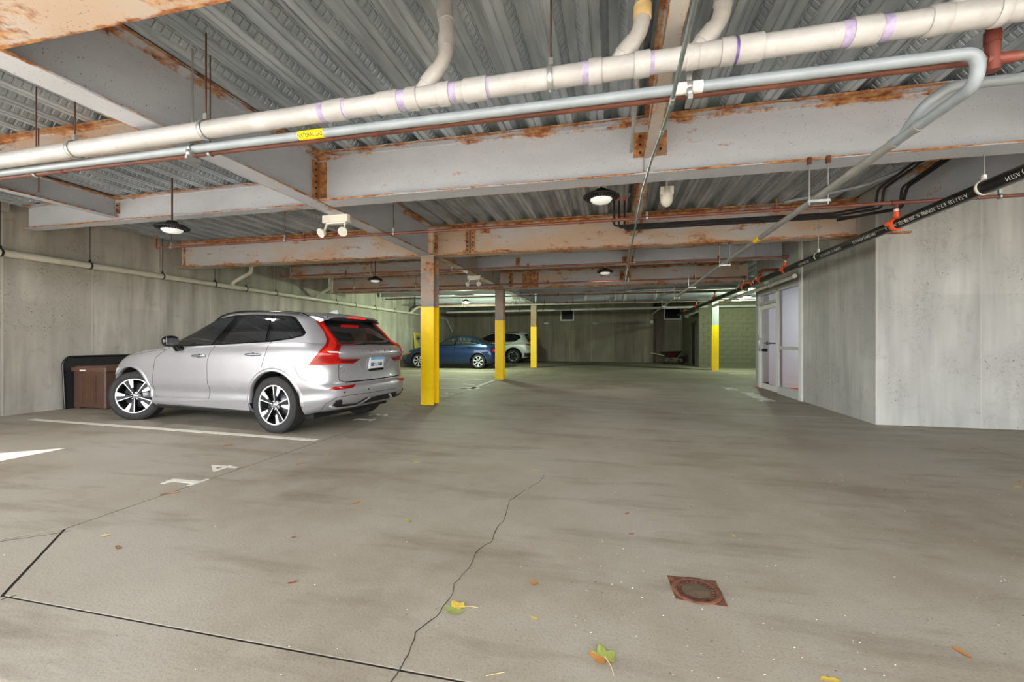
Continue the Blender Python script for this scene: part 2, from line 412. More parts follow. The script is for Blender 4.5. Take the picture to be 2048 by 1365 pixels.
# top of the pier under the beam bearing is lower: bearing plate
# concrete block wall, block by block
cm = empty('wall_block', (0, 0, 0)); struct(cm, 'grey concrete block wall with mortar joints')
MB().box((3.84, 21.32, -.1), (9.6, 21.55, 3.7)).build('mortar_bed', 'mortar', cm)
bm_full = MB().box((-.195, -.012, -.095), (.195, .02, .095)).mesh('block', 'cmu_grey')
bm_half = MB().box((-.095, -.012, -.095), (.095, .02, .095)).mesh('block', 'cmu_grey')
for r in range(17):
    z = .1+r*.2
    if r % 2 == 0:
        for k in range(13): link(bm_full, 'block', cm, (4.02+k*.4, 21.31+random.uniform(-.003, .003), z))
    else:
        link(bm_half, 'block', cm, (3.92, 21.31, z))
        for k in range(13): link(bm_full, 'block', cm, (4.22+k*.4, 21.31+random.uniform(-.003, .003), z))
ws = empty('wall_block_side'); struct(ws, 'block wall returning to the dark steel door')
MB().box((3.82, 21.55, -.1), (4.1, 26.5, 3.7)).build('mortar_bed', 'cmu_grey', ws)
# steel door in the block wall return
d2 = empty('door_2', (3.80, 22.45, 0)); struct(d2, 'dark steel door in the block wall return')
MB().box((-.015, -.46, .01), (.015, .46, 2.06)).build('door_leaf', 'dark_door', d2)
MB().box((-.03, -.53, 0), (.018, -.46, 2.12)).box((-.03, .46, 0), (.018, .53, 2.12)).box((-.03, -.53, 2.06), (.018, .53, 2.13)).build('door_frame', 'cmu_grey', d2)
MB().tube([(-.02, -.38, 1.0), (-.07, -.38, 1.0), (-.07, -.27, 1.0)], .011, 8).build('door_handle', 'zinc', d2)

# roof slab above the deck; unseen corner cut back to let in a wedge of sun
rp = [(-5.92, -2.5), (-5.92, .02), (XL-.35, -3.05), (XL-.35, -3.2), (-14, -3.2), (-14, 1.2), (XL-.35, 1.2), (XL-.35, 27), (9.9, 27), (9.9, -2.5)]
rp = [(-5.92, -2.5), (-5.92, .02), (XL-.35, -3.0), (XL-.35, 27), (9.9, 27), (9.9, -2.5)]
ce = struct(MB().prism(list(reversed(rp)), ZD+.078, ZD+.30).build('ceiling', 'slab_over'), 'concrete slab on ribbed galvanised steel deck')
# galvanised deck sheets, two ribs each
def deck_sheet(L):
    P = .305; prof = []; x = 0
    for r in range(2):
        x0 = r*P
        prof += [(x0, .075), (x0+.036, .075), (x0+.094, 0), (x0+.142, 0), (x0+.148, .010), (x0+.158, .010), (x0+.164, 0), (x0+.212, 0), (x0+.270, .075)]
    prof += [(2*P, .075), (2*P, .069), (2*P+.006, .069)]
    n = len(prof); v = [(x, 0, z) for x, z in prof]+[(x, L, z) for x, z in prof]
    return MB().add(v, [(i, i+1, n+i+1, n+i) for i in range(n-1)]).mesh('deck_sheet', 'galvanised_deck')
spans = [(.9, 7.70), (7.70, 13.1), (13.1, 19.35), (19.35, 26.4)]
for y0, y1 in spans:
    me = deck_sheet(y1-y0-.004)
    x = XL-.05
    while x < (9.6 if y0 > 7 else 6.5):
        link(me, 'deck_sheet', ce, (x, y0, ZD)); x += .61

# ---------------------------------------------------------------- steel beams
ZB = 2.785                                       # underside of the deep beams
def ibeam_mesh(L, d, bf, mat, tf=.018, tw=.012):
    h, b, w = d/2, bf/2, tw/2
    p = [(-b, -h), (b, -h), (b, -h+tf), (w+.012, -h+tf), (w, -h+tf+.012), (w, h-tf-.012), (w+.012, h-tf), (b, h-tf), (b, h), (-b, h), (-b, h-tf), (-w-.012, h-tf), (-w, h-tf-.012), (-w, -h+tf+.012), (-w-.012, -h+tf), (-b, -h+tf)]
    n = len(p); v = [(-L/2, y, z) for y, z in p]+[(L/2, y, z) for y, z in p]
    f = [(i, (i+1) % n, n+(i+1) % n, n+i) for i in range(n)]
    e = [(0, 1, 2, 3, 14, 15), (3, 4, 13, 14), (4, 5, 12, 13), (5, 6, 11, 12), (6, 7, 8, 9, 10, 11)]
    for q in e: f.append(tuple(reversed(q))); f.append(tuple(n+i for i in q))
    return MB().add(v, f).mesh('section', mat)
bolt_me = MB().lathe([(0, 0), (.013, 0), (.013, .010), (.0, .012)], 6, 'Z', smooth=False).mesh('bolt', 'rust_dark')
def plate(par, c, size, nrm, bolts, mat='steel_plate_rust', rows=None):
    # bolted plate: c centre, size (w, h), nrm '-y', '+x', '-x'
    w, h = size; t = .012
    e = {'-y': (w/2, t/2, h/2), '+x': (t/2, w/2, h/2), '-x': (t/2, w/2, h/2)}[nrm]
    o = MB().box((-e[0], -e[1], -e[2]), e).build('clip_plate', mat, par, c)
    rot = {'-y': (R(90), 0, 0), '+x': (0, R(90), 0), '-x': (0, R(-90), 0)}[nrm]
    off = {'-y': (0, -t/2, 0), '+x': (t/2, 0, 0), '-x': (-t/2, 0, 0)}[nrm]
    for k in range(bolts):
        link(bolt_me, 'bolt', o, (off[0], off[1], -h/2+h*(k+.5)/bolts), rot)
def beam(axis, fixed, a, b, zb, label, mat='steel_grey', bf=.22, zt=ZD, group=None):
    if axis == 'X': zt -= .004; zb += .003          # keeps crossing flanges from sharing a plane
    d = zt-zb; L = b-a; c = (a+b)/2
    loc = (c, fixed, (zb+zt)/2) if axis == 'X' else (fixed, c, (zb+zt)/2)
    t = thing('steel_beam', label, 'beam', loc, (0, 0, 0 if axis == 'X' else R(90)), group)
    link(ibeam_mesh(L, d, bf, mat), 'beam_section', t)
    return t
def wpart(t, fn):                                # run fn in world space, then parent keeping place
    before = set(bpy.data.objects); fn()
    M = (Matrix.Translation(t.location) @ t.rotation_euler.to_matrix().to_4x4()).inverted()
    for o in bpy.data.objects:
        if o not in before and o.parent is None: o.parent = t; o.matrix_parent_inverse = M
R0, R1 = GX+.012, 3.78
b0 = beam('X', 1.56, R0, R1, ZB+.004, 'rust-streaked steel beam nearest the camera, cut by the top left corner', 'steel_rusty', .27)
b0b = beam('X', 1.53, XL+.1, GX-.012, ZB-.012, 'rusty beam stub left of the nearest girder end', 'steel_rusty', .25)
b1 = beam('X', 4.47, R0, R1, ZB+.004, 'deep pale grey beam crossing the picture below the white drain pipe', 'steel_grey', .25)
b2 = beam('X', 7.72, -2.58, 3.95, ZB, 'long rust-edged cross beam resting on the right concrete pier', 'steel_grey_rusty', .25)
b2l = beam('X', 7.72, XL+.12, -2.60, ZB, 'rust-blotched cross beam over the nearest yellow column, left bay', 'steel_grey_rusty', .25)
j1 = beam('X', 3.32, XL+.05, GX-.012, 2.985, 'shallow left-bay joist behind the white drain pipe', 'steel_grey_rusty', .16)
j2 = beam('X', 5.08, XL+.22, GX-.012, 2.985, 'shallow left-bay joist above the round lamp by the left wall', 'steel_grey', .17)
j3 = beam('X', 10.85, XL+.25, GX-.012, 2.985, 'shallow joist of the left bay, first beyond the nearest column', 'steel_grey_rusty', .17)
j3r = beam('X', 10.60, R0, 3.6, 2.985, 'shallow joist of the middle bay, first beyond the pier beam', 'steel_grey', .17)
b3 = beam('X', 13.05, XL+.12, 3.6, ZB, 'rust-stained cross beam over the second yellow column', 'steel_grey_rusty', .25)
j4 = beam('X', 16.2, XL+.12, 9.5, 2.985, 'shallow far joist between the second and third columns', 'steel_grey', .17)
b4 = beam('X', 19.4, XL+.12, 9.5, 2.90, 'farthest cross beam above the two farthest yellow columns', 'steel_grey', .22)
g1 = beam('Y', GX, 1.6, 7.58, ZB, 'deep girder with rusty top flange running towards the nearest column', 'steel_grey', .22)
g2 = beam('Y', GX, 7.86, 12.92, ZB+.05, 'girder running from the first to the second yellow column', 'steel_grey_rusty', .2)
g3 = beam('Y', GX-.05, 13.2, 19.3, ZB+.05, 'girder running from the second to the third yellow column', 'steel_grey', .2)
ge = beam('Y', 3.80, 1.0, 7.18, ZB, 'edge girder above the black pipe beside the right wall', 'steel_grey', .22)
c1 = beam('Y', .345, 1.7, 4.45, 2.985, 'narrow rusty joist above the middle conduit, nearest bay', 'steel_rusty', .105)
c2 = beam('Y', .345, 4.49, 7.70, 2.985, 'narrow rusty joist above the middle conduit, behind the pale grey beam', 'steel_grey_rusty', .105)
c3 = beam('Y', .345, 7.74, 13.0, 2.985, 'narrow joist above the middle conduit, farthest bay in view', 'steel_grey_rusty', .105)
l1 = beam('Y', -7.36, 3.34, 5.06, 3.06, 'short stub joist clipped to the left-bay joist near the wall', 'steel_grey', .14)
zc = (ZB+ZD)/2
wpart(b1, lambda: (plate(None, (GX+.016, 4.40, zc), (.10, .42), '+x', 6), plate(None, (GX+.07, 4.458, zc), (.10, .42), '-y', 0),
                   plate(None, (.26, 4.455, 3.12), (.13, .24), '-y', 3), plate(None, (.45, 4.455, 3.12), (.12, .24), '-y', 2)))
wpart(b0, lambda: plate(None, (GX+.016, 1.48, zc), (.10, .42), '+x', 6))
wpart(b2, lambda: (plate(None, (-2.64, 7.705, zc), (.07, .46), '-y', 6), plate(None, (-2.53, 7.705, zc), (.08, .46), '-y', 6),
                   plate(None, (.25, 7.705, 3.14), (.10, .22), '-y', 3), plate(None, (.44, 7.705, 3.14), (.10, .22), '-y', 3),
                   plate(None, (-2.30, 7.705, 3.24), (.18, .12), '-y', 2)))
wpart(b2l, lambda: (plate(None, (GX-.10, 7.705, zc), (.08, .44), '-y', 6), plate(None, (GX+.11, 7.705, zc), (.08, .44), '-y', 6), plate(None, (XL+.2, 7.705, zc), (.05, .5), '-y', 0)))
wpart(b3, lambda: (plate(None, (-3.06, 13.03, zc), (.12, .42), '-y', 6), plate(None, (-2.45, 13.03, zc-.02), (.5, .46), '-y', 0), plate(None, (.25, 13.03, 3.1), (.12, .28), '-y', 3), plate(None, (.45, 13.03, 3.1), (.10, .28), '-y', 2)))
wpart(j3r, lambda: (plate(None, (.345, 10.585, 3.08), (.26, .20), '-y', 0), plate(None, (-2.3, 10.585, 3.14), (.12, .26), '-y', 4)))
wpart(j2, lambda: (plate(None, (-7.30, 5.065, 3.20), (.07, .16), '-y', 2),))
wpart(b2, lambda: (MB().box((3.45, 7.15, 2.70), (4.05, 7.75, 2.725)).build('bearing_plate', 'steel_plate_rust'), MB().box((3.62, 7.45, 2.725), (3.66, 7.60, ZB)).box((3.80, 7.45, 2.725), (3.84, 7.60, ZB)).build('stiffener', 'steel_plate_rust')))

# ---------------------------------------------------------------- columns
def column(x, y, ztop, label, mat):
    t = thing('steel_column', label, 'column', (x, y, 0), group='yellow-based steel columns')
    def hsec(z0, z1, g, m, nm):
        b, d, tf, tw = .128+g, .128+g, .016+g, .007+g
        p = [(-b, -d), (b, -d), (b, -d+tf), (tw, -d+tf), (tw, d-tf), (b, d-tf), (b, d), (-b, d), (-b, d-tf), (-tw, d-tf), (-tw, -d+tf), (-b, -d+tf)]
        n = len(p); v = [(x_, y_, z0) for x_, y_ in p]+[(x_, y_, z1) for x_, y_ in p]; f = [(i, (i+1) % n, n+(i+1) % n, n+i) for i in range(n)]
        for q in ((0, 1, 2, 3, 10, 11), (3, 4, 9, 10), (4, 5, 6, 7, 8, 9)): f += [tuple(reversed(q)), tuple(n+i for i in q)]
        MB().add(v, f).build(nm, m, t)
    hsec(1.83, ztop-.025, 0, mat, 'shaft'); hsec(-.003, 1.83, .002, 'yellow_paint', 'painted_base')
    MB().box((-.16, -.15, ztop-.025), (.16, .15, ztop)).build('cap_plate', mat, t)
zt_ = ZB-.002
column(COLS[1][0], COLS[1][1], zt_, 'nearest steel column, tall yellow base, rusty top, right of the silver SUV', 'steel_column')
column(COLS[2][0], COLS[2][1], zt_, 'second yellow-based column, in front of the blue sedan tail', 'steel_column')
column(COLS[3][0], COLS[3][1], 2.898, 'farthest of the three columns in line, right of the white SUV', 'steel_column')
column(COLS[4][0], COLS[4][1], 2.898, 'yellow-based column standing alone near the block wall and glass door', 'steel_column_clean')

# ---------------------------------------------------------------- glazed entrance
dx = XR+.03
d1 = empty('door_1', (dx, 0, 0)); struct(d1, 'white aluminium glazed entrance with side light and transom')
def bx(n, y0, y1, z0, z1, m, par, dpt=.05): return MB().box((-dpt, y0, z0), (dpt, y1, z1)).build(n, m, par)
bx('jamb', 9.62, 9.74, 0, 3.36, 'door_white', d1, .07); bx('jamb', 12.18, 12.28, 0, 2.40, 'door_white', d1); bx('mullion', 10.92, 11.02, .12, 2.36, 'door_white', d1)
bx('head', 9.74, 12.18, 2.32, 2.42, 'door_aluminium', d1); bx('sill', 9.74, 10.92, 0, .17, 'door_aluminium', d1); bx('mid_rail', 9.74, 10.92, 1.0, 1.07, 'door_aluminium', d1, .04)
bx('transom_bar', 11.02, 12.18, 2.08, 2.15, 'door_aluminium', d1)
for n, y0, y1, z0, z1 in (('pane', 9.74, 10.92, 1.07, 2.32), ('pane', 9.74, 10.92, .17, 1.0), ('pane', 11.02, 12.18, 2.15, 2.32)): bx(n, y0, y1, z0, z1, 'door_glass', d1, .004)
lf = MB().box((-.025, 11.03, .01), (.025, 11.12, 2.07)).box((-.025, 12.08, .01), (.025, 12.17, 2.07)).box((-.025, 11.12, .01), (.025, 12.08, .14)).box((-.025, 11.12, 1.97), (.025, 12.08, 2.07)).build('door_leaf', 'door_white', d1)
bx('pane', 11.12, 12.08, .14, 1.97, 'door_glass', lf, .004)
MB().tube([(-.025, 12.12, .95), (-.075, 12.12, .95), (-.075, 12.12, 1.25), (-.025, 12.12, 1.25)], .012, 8).build('pull_handle', 'zinc', lf)
MB().box((-.03, 11.84, .93), (.03, 11.94, 1.0)).box((-.03, 12.0, .93), (.03, 12.05, 1.0)).build('lock_case', 'black_foam', lf)
MB().box((.03, 11.1, 1.12), (.06, 12.05, 1.15)).box((.025, 11.78, 1.09), (.075, 11.92, 1.17)).build('push_bar', 'zinc', lf)
bx('hinge', 11.02, 11.05, .22, .32, 'black_foam', lf, .035)
MB().box((-.05, 12.22, 1.20), (-.03, 12.26, 1.34)).build('card_reader', 'black_foam', d1)
wall('wall_over_door', (dx-.03, 9.74, 2.42), (dx+.06, 12.28, 3.7), 'grey_panel')
wall('wall_beside_door', (dx-.04, 12.28, -.1), (dx+.2, 12.5, 3.7), 'grey_panel')
wall('wall_lobby_far', (dx+.2, 12.3, -.1), (9.6, 12.5, 3.7), 'lobby_white')
wall('wall_lobby_near', (XR+.3, 9.3, -.1), (9.6, 9.5, 3.7), 'lobby_white')
wall('wall_lobby_back', (7.4, 9.5, -.1), (7.6, 12.3, 3.7), 'lobby_white')
struct(MB().box((dx+.06, 9.5, 2.75), (7.4, 12.3, 2.8)).build('ceiling_lobby', 'lobby_white'))
struct(MB().box((dx+.02, 9.5, .0), (7.4, 12.3, .012)).build('floor_lobby', 'lobby_floor'))
tag(MB().prism([(dx+.1, 9.55), (4.7, 9.55), (4.7, 12.2), (dx+.1, 12.2)], .012, .020).build('door_mat', 'lobby_red'), 'orange-red mat on the lobby floor inside the side light', 'mat')
struct(MB().box((7.38, 9.5, .012), (7.4, 12.3, .13)).box((dx+.06, 12.28, .012), (7.38, 12.3, .13)).build('baseboard_lobby', 'door_white'))
struct(MB().box((XR-.14, 12.02, .001), (XR-.02, 12.30, .010)).build('trim_1', 'lobby_red'), 'orange-red painted threshold by the entrance')
# ---------------------------------------------------------------- lamps of the place
def lamp_canopy(x, y, z, ztop, label, lit, power, r=.205, style='grill'):
    t = thing('canopy_lamp', label, 'lamp', (x, y, z), group='round pendant garage lamps')
    MB().lathe([(.0, .085), (.06, .085), (.07, .06), (r*.75, .035), (r, .004), (r, -.006), (r*.92, -.006), (r*.56, -.028), (.0, -.028)], 32).build('housing', 'dark_lamp_metal', t)
    fm = MB()
    for k in range(28):
        a = 2*math.pi*k/28; c, s = math.cos(a), math.sin(a)
        fm.bar((c*r*.62, s*r*.62, -.026), (c*r*.90, s*r*.90, -.011), .010, .012)
    fm.build('cooling_fins', 'black_foam', t)
    MB().lathe([(r*.60, -.022), (r*.58, -.040), (r*.44, -.064), (r*.2, -.074), (0.0, -.076)], 28).build('lens', 'lamp_lens_lit' if lit else 'lamp_lens', t)
    MB().tube([(0, 0, .08), (0, 0, ztop-z)], .011, 8).build('drop_rod', 'hanger_rust' if style == 'grill' else 'white_plastic', t)
    l = bpy.data.lights.new('lamp_light', 'POINT' if lit else 'SPOT'); l.energy = power; l.shadow_soft_size = .08
    if not lit: l.spot_size = R(176); l.spot_blend = .12
    l.color = (1, 1, 1); l.color = (.80, 1, .68) if lit else (1, .98, .92)
    lo = bpy.data.objects.new('lamp_light', l); COL.objects.link(lo); lo.parent = t; lo.location = (0, 0, -.17 if lit else -.12)
lamp_canopy(-5.72, 4.62, 2.70, ZD, 'round dark-rimmed lamp hanging by the left wall above the brown box', False, 26)
lamp_canopy(-.13, 5.02, 2.82, ZD, 'round ribbed lamp hanging in the middle bay left of the white dome camera', False, 14)
lamp_canopy(-6.22, 10.55, 2.84, ZD, 'small dark round lamp hanging above the silver SUV tail', False, 26)
lamp_canopy(-.19, 10.95, 2.90, ZD, 'small dark round lamp hanging beneath the far middle beam', False, 26, style='w')
lamp_canopy(-5.65, 16.3, 2.74, ZD, 'brightly lit round lamp over the blue sedan', True, 135, .2)
lamp_canopy(5.05, 18.5, 2.92, ZD, 'brightly lit round lamp by the block wall right of the far column', True, 80, .2)
# lobby ceiling panel
lp = tag(MB().box((5.0, 10.3, 2.70), (6.2, 11.5, 2.745)).build('ceiling_panel_lamp', 'lamp_lens'), 'flat white ceiling panel lamp inside the lobby', 'lamp')
al = bpy.data.lights.new('lobby_light', 'AREA'); al.energy = 13; al.size = 1.1
ao = bpy.data.objects.new('lobby_light', al); COL.objects.link(ao); ao.location = (5.6, 10.9, 2.69)
# ================================================================ PIPES AND CEILING SERVICES
def xat(u, Y): d = ray(u, 0); return Y/d.y*d.x
def yat(u, X): d = ray(u, 0); return X/d.x*d.y
def rod(par, x, y, z0, z1, mat='hanger_rust', r=.006): MB().tube([(x, y, z0), (x, y, z1)], r, 6).build('hanger_rod', mat, par)
def clevis_x(par, x, y, z, r, mat='zinc'):        # strap ring round a pipe that runs along X
    MB().lathe([(r+.002, -.014), (r+.009, -.014), (r+.009, .014), (r+.002, .014), (r+.002, -.014)], 20, 'X', (x, y, z)).box((x-.014, y-.012, z+r), (x+.014, y+.012, z+r+.055)).build('hanger_ring', mat, par)
def clevis_y(par, x, y, z, r, mat='zinc'):
    MB().lathe([(r+.002, -.014), (r+.009, -.014), (r+.009, .014), (r+.002, .014), (r+.002, -.014)], 20, 'Y', (x, y, z)).box((x-.012, y-.014, z+r), (x+.012, y+.014, z+r+.05)).build('hanger_ring', mat, par)

# --- big white drain pipe across the picture
YP = 2.52
def zp(x): return 2.665+(x+4.9)*.0125
pv = thing('drain_pipe', 'large white plastic drain pipe with sockets crossing the picture near the top', 'pipe')
MB().tube([(XL+.02, YP, zp(XL)), (5.2, YP, zp(5.2))], .059, 20).build('pipe_run', 'pvc_white', pv)
for u0, u1, g in ((655, 692, .008), (758, 800, .008), (815, 838, .009), (838, 878, .004), (878, 902, .009), (930, 976, .009), (1178, 1204, .010), (1204, 1268, .004), (1268, 1300, .010),
                  (1372, 1396, .006), (1396, 1440, .004), (1440, 1468, .010), (1474, 1524, .010), (1700, 1755, .010), (1852, 1892, .010), (1892, 1985, .005), (1985, 2008, .011)):
    a, b = xat(u0, YP), xat(u1, YP)
    MB().tube([(a, YP, zp(a)), (a+.006, YP, zp(a)), (b-.006, YP, zp(b)), (b, YP, zp(b))], [.059+g-.003, .059+g, .059+g, .059+g-.003], 20).build('socket', 'pvc_white', pv)
for u0, u1, m in ((643, 655, 'pvc_purple_primer'), (692, 697, 'pvc_purple_primer'), (800, 815, 'pvc_purple_primer'), (902, 915, 'pvc_purple_primer'), (976, 982, 'pvc_purple_primer'), (1165, 1178, 'pvc_purple_primer'), (1300, 1308, 'pvc_purple_primer'), (1466, 1475, 'purple_stain'), (1680, 1700, 'pvc_purple_primer'), (1758, 1778, 'pvc_purple_primer')):
    a, b = xat(u0, YP), xat(u1, YP); MB().tube([(a, YP, zp(a)), (b, YP, zp(b))], .0603, 20).build('primer_band', m, pv)
def riser(ub, ur, jog, stain=None):
    xb, xr = xat(ub, YP), xat(ur, YP); zb = zp(xb); zj = zb+(xr-xb)*.95+.03
    MB().tube([(xb, YP, zb), (xr, YP+jog[0], zj), (xr+jog[1], YP+jog[2], zj+.22), (xr+jog[3], YP+jog[4], ZD+.03)], .044, 16, .07).build('branch_pipe', 'pvc_white', pv)
    for q, (p0, p1) in enumerate((((xb+(xr-xb)*.35, YP, zb+(zj-zb)*.35), (xb+(xr-xb)*.72, YP+jog[0]*.7, zb+(zj-zb)*.72)), ((xr+jog[1]*.4, YP+jog[0], zj+.07), (xr+jog[1]*.7, YP+jog[2], zj+.14)), ((xr+jog[1], YP+jog[2], zj+.22), (xr+jog[3]*.9, YP+jog[4], zj+.30)))):
        MB().tube([p0, p1], .050, 16).build('branch_socket', stain if stain and q > 0 else 'pvc_white', pv)
plain('pvc_yellowed', (226, 196, 140), .45, var=.2, scale=12)
riser(832, 892, (0, .004, 0, -.02, .02)); riser(1222, 1283, (0, .01, 0, .01, 0), 'pvc_yellowed'); riser(1380, 1445, (0, .01, 0, .01, 0)); riser(1888, 1985, (0, .02, 0, .02, 0))
for u, m in ((150, 'zinc'), (412, 'zinc'), (1102, 'zinc')):
    x = xat(u, YP); clevis_x(pv, x, YP, zp(x), .060, m); rod(pv, x, YP, zp(x)+.1, ZD+.02)
a_ = at(77, 260, Y=3.0); rod(pv, a_.x, 3.0, 2.6, 3.2)

# --- grey gas pipe, turning to run away from the camera
YG, ZG, XG = 2.61, 2.615, 1.76
gp = thing('gas_pipe', 'grey gas pipe below the white drain pipe turning back along the right bay', 'pipe')
MB().tube([(XL+.05, YG, ZG), (XG, YG, ZG), (XG, YG+.02, 2.465), (XG, 3.3, 2.465)], .030, 16, .085).build('pipe_run', 'gas_pipe_grey', gp)
MB().tube([(XG, 3.28, 2.465), (XG+.02, 21.0, 2.44)], .0295, 14).build('far_run', 'gas_pipe_dull', gp)
MB().tube([(3.72, 2.97, 2.64), (XG+.10, 2.97, 2.64), (XG, 3.02, 2.56), (XG, 3.2, 2.466)], .029, 16, .08).build('side_branch', 'gas_pipe_grey', gp)
for y in (3.06, 3.28): MB().tube([(XG, y-.02, 2.465), (XG, y+.02, 2.465)], .034, 16).build('coupling', 'gas_pipe_dull', gp)
a, b = xat(600, YG), xat(650, YG)
tg = MB().tube([(a, YG, ZG), (b, YG, ZG)], .0312, 20).build('marker_sleeve', 'yellow_tag', gp)
ang = R(62)   # lettering on the lower near side of the sleeve
xm = (a+b)/2
wrap_text('NATURAL GAS', .036, .0008, 'black_ink', 'lettering', tg, .0312, lambda x, q, r_: (xm+x, YG-r_*math.sin(ang+q), ZG-r_*math.cos(ang+q)), squeeze=.80)
a, b = xat(1350, YG), xat(1405, YG); MB().tube([(a, YG, ZG), (b, YG, ZG)], .0335, 18).build('pad', 'white_plastic', gp)
for u in (385, 1378):
    x = xat(u, YG)
    clevis_x(gp, x, YG, ZG, .030); MB().tube([(x, YG, ZG+.08), (x, YG, ZD)], .008, 6).build('hanger_rod', 'zinc', gp)
    MB().lathe([(0, -.03), (.017, -.03), (.017, .012), (.0, .012)], 6, 'Z', (x, YG-.03, ZG-.03)).box((x-.012, YG-.05, ZG-.085), (x+.012, YG+.06, ZG-.06)).build('clamp', 'zinc', gp)
def trapeze(par, x, y, z, ztop, mat='zinc', w=.085):
    MB().bar((x-w, y, z-.045), (x+w, y, z-.045), .03, .022).build('trapeze_bar', mat, par)
    for s in (-1, 1):
        MB().tube([(x+s*w*.86, y, z-.075), (x+s*w*.86, y, ztop)], .0055, 6).build('hanger_rod', mat, par)
        MB().box((x+s*w*.86-.014, y-.016, ztop-.025), (x+s*w*.86+.014, y+.016, ztop+.035)).build('beam_clamp', 'rust_iron', par)
trapeze(gp, XG, 4.33, 2.465, ZB-.01); trapeze(gp, XG, 7.63, 2.46, ZB-.01); trapeze(gp, XG, 10.6, 2.455, 2.98); trapeze(gp, XG, 13.0, 2.45, ZB-.01); trapeze(gp, XG, 16.2, 2.45, 2.98)
MB().tube([(XG, 5.9, 2.461), (XG, 6.08, 2.461)], .0312, 14).build('marker_sleeve', 'yellow_tag', gp)

# --- red-brown sprinkler branches
def head(par, x, y, z):                           # upright sprinkler on a tee
    MB().tube([(x, y, z), (x, y, z+.07)], .019, 10).build('tee', 'sprinkler_coupling', par)
    MB().tube([(x, y, z+.07), (x, y, z+.11)], .010, 8).lathe([(0, .125), (.016, .125), (.016, .128), (0, .130)], 10, 'Z', (x, y, z)).bar((x-.010, y, z+.1), (x-.010, y, z+.127), .004).bar((x+.010, y, z+.1), (x+.010, y, z+.127), .004).build('sprinkler_head', 'brass', par)
def branch(Y, z, x0, x1, r, label, coup=(), heads=(), hang=(), endup=False):
    t = thing('sprinkler_pipe', label, 'pipe', group='red-brown sprinkler branch pipes')
    pts = [(x0, Y, z), (x1, Y, z)]
    if endup: pts = [(x0, Y, z+.13)]+pts
    MB().tube(pts, r, 12, .05).build('pipe_run', 'sprinkler_brown', t)
    for x in coup: MB().tube([(x-.035, Y, z), (x-.03, Y, z), (x+.03, Y, z), (x+.035, Y, z)], [r, r+.006, r+.006, r], 12).build('coupling', 'sprinkler_coupling', t)
    for x in heads: MB().tube([(x-.03, Y, z), (x+.03, Y, z)], r+.007, 12).build('coupling', 'sprinkler_coupling', t); head(t, x, Y, z)
    for x in hang:
        clevis_x(t, x, Y, z, r, 'zinc'); rod(t, x, Y, z+.05, ZD, 'hanger_rust', .005)
    if endup: head(t, x0, Y, z+.08)
    return t
YS = 2.70
s1 = branch(YS, 2.62, XL+.05, xat(1978, YS), .0205, 'red-brown pipe running along the grey gas pipe near the top', (xat(125, YS), xat(750, YS)), (), (xat(212/2.926, YS), xat(1230/2.926, YS)))
x_ = xat(1985, YS)
MB().tube([(x_, YS, 2.70), (x_, YS, 2.56)], .030, 14).tube([(x_-.03, YS, 2.62), (x_+.09, YS, 2.62)], .028, 14).tube([(x_, YS, 2.76), (x_, YS, 2.70)], .034, 14).build('tee', 'sprinkler_coupling', s1)
MB().tube([(x_, YS, 2.62), (3.7, YS, 2.62)], .024, 12).build('feed', 'sprinkler_brown', s1)
MB().tube([(x_, YS, 2.7), (x_, YS, 2.95), (x_+.3, YS-.2, 3.2)], .026, 12, .05).build('drop', 'sprinkler_brown', s1)
XB, ZBK = 3.08, 2.50
s2 = branch(5.70, 2.735, -7.40, 5.6, .020, 'red-brown sprinkler pipe from the left wall past the white twin lamp to the right', (xat(1228, 5.7), -.4), (xat(608, 5.7), xat(1553, 5.7)), (xat(343, 5.7), xat(570, 5.7), xat(787, 5.7), xat(1294, 5.7), xat(2000, 5.7)), True)
s3 = branch(8.90, 2.735, -7.75, XB, .020, 'red-brown sprinkler pipe just behind the nearest yellow column', (-1.4,), (xat(904, 8.9)-2.6, xat(1437, 8.9), xat(1056, 8.9)), (xat(583, 8.9), xat(742, 8.9), xat(904, 8.9), xat(1269, 8.9)), True)
s4 = branch(11.5, 2.735, -8.0, XB, .020, 'red-brown sprinkler pipe passing behind the small far lamps', (-2.2,), (xat(1095, 11.5), xat(1388, 11.5)), (xat(708, 11.5), xat(832, 11.5), xat(1257, 11.5)))
s5 = branch(14.6, 2.735, -8.2, XB, .020, 'dark sprinkler pipe in front of the shiny far duct', (-2.2,), (xat(1116, 14.6), xat(1060, 14.6)), (xat(766, 14.6), xat(1200, 14.6)))
s6 = branch(17.6, 2.735, -8.2, 6.0, .020, 'farthest dark sprinkler pipe before the long white far pipes', (-2.2,), (xat(1133, 17.6),), (xat(925, 17.6), xat(1220, 17.6)))

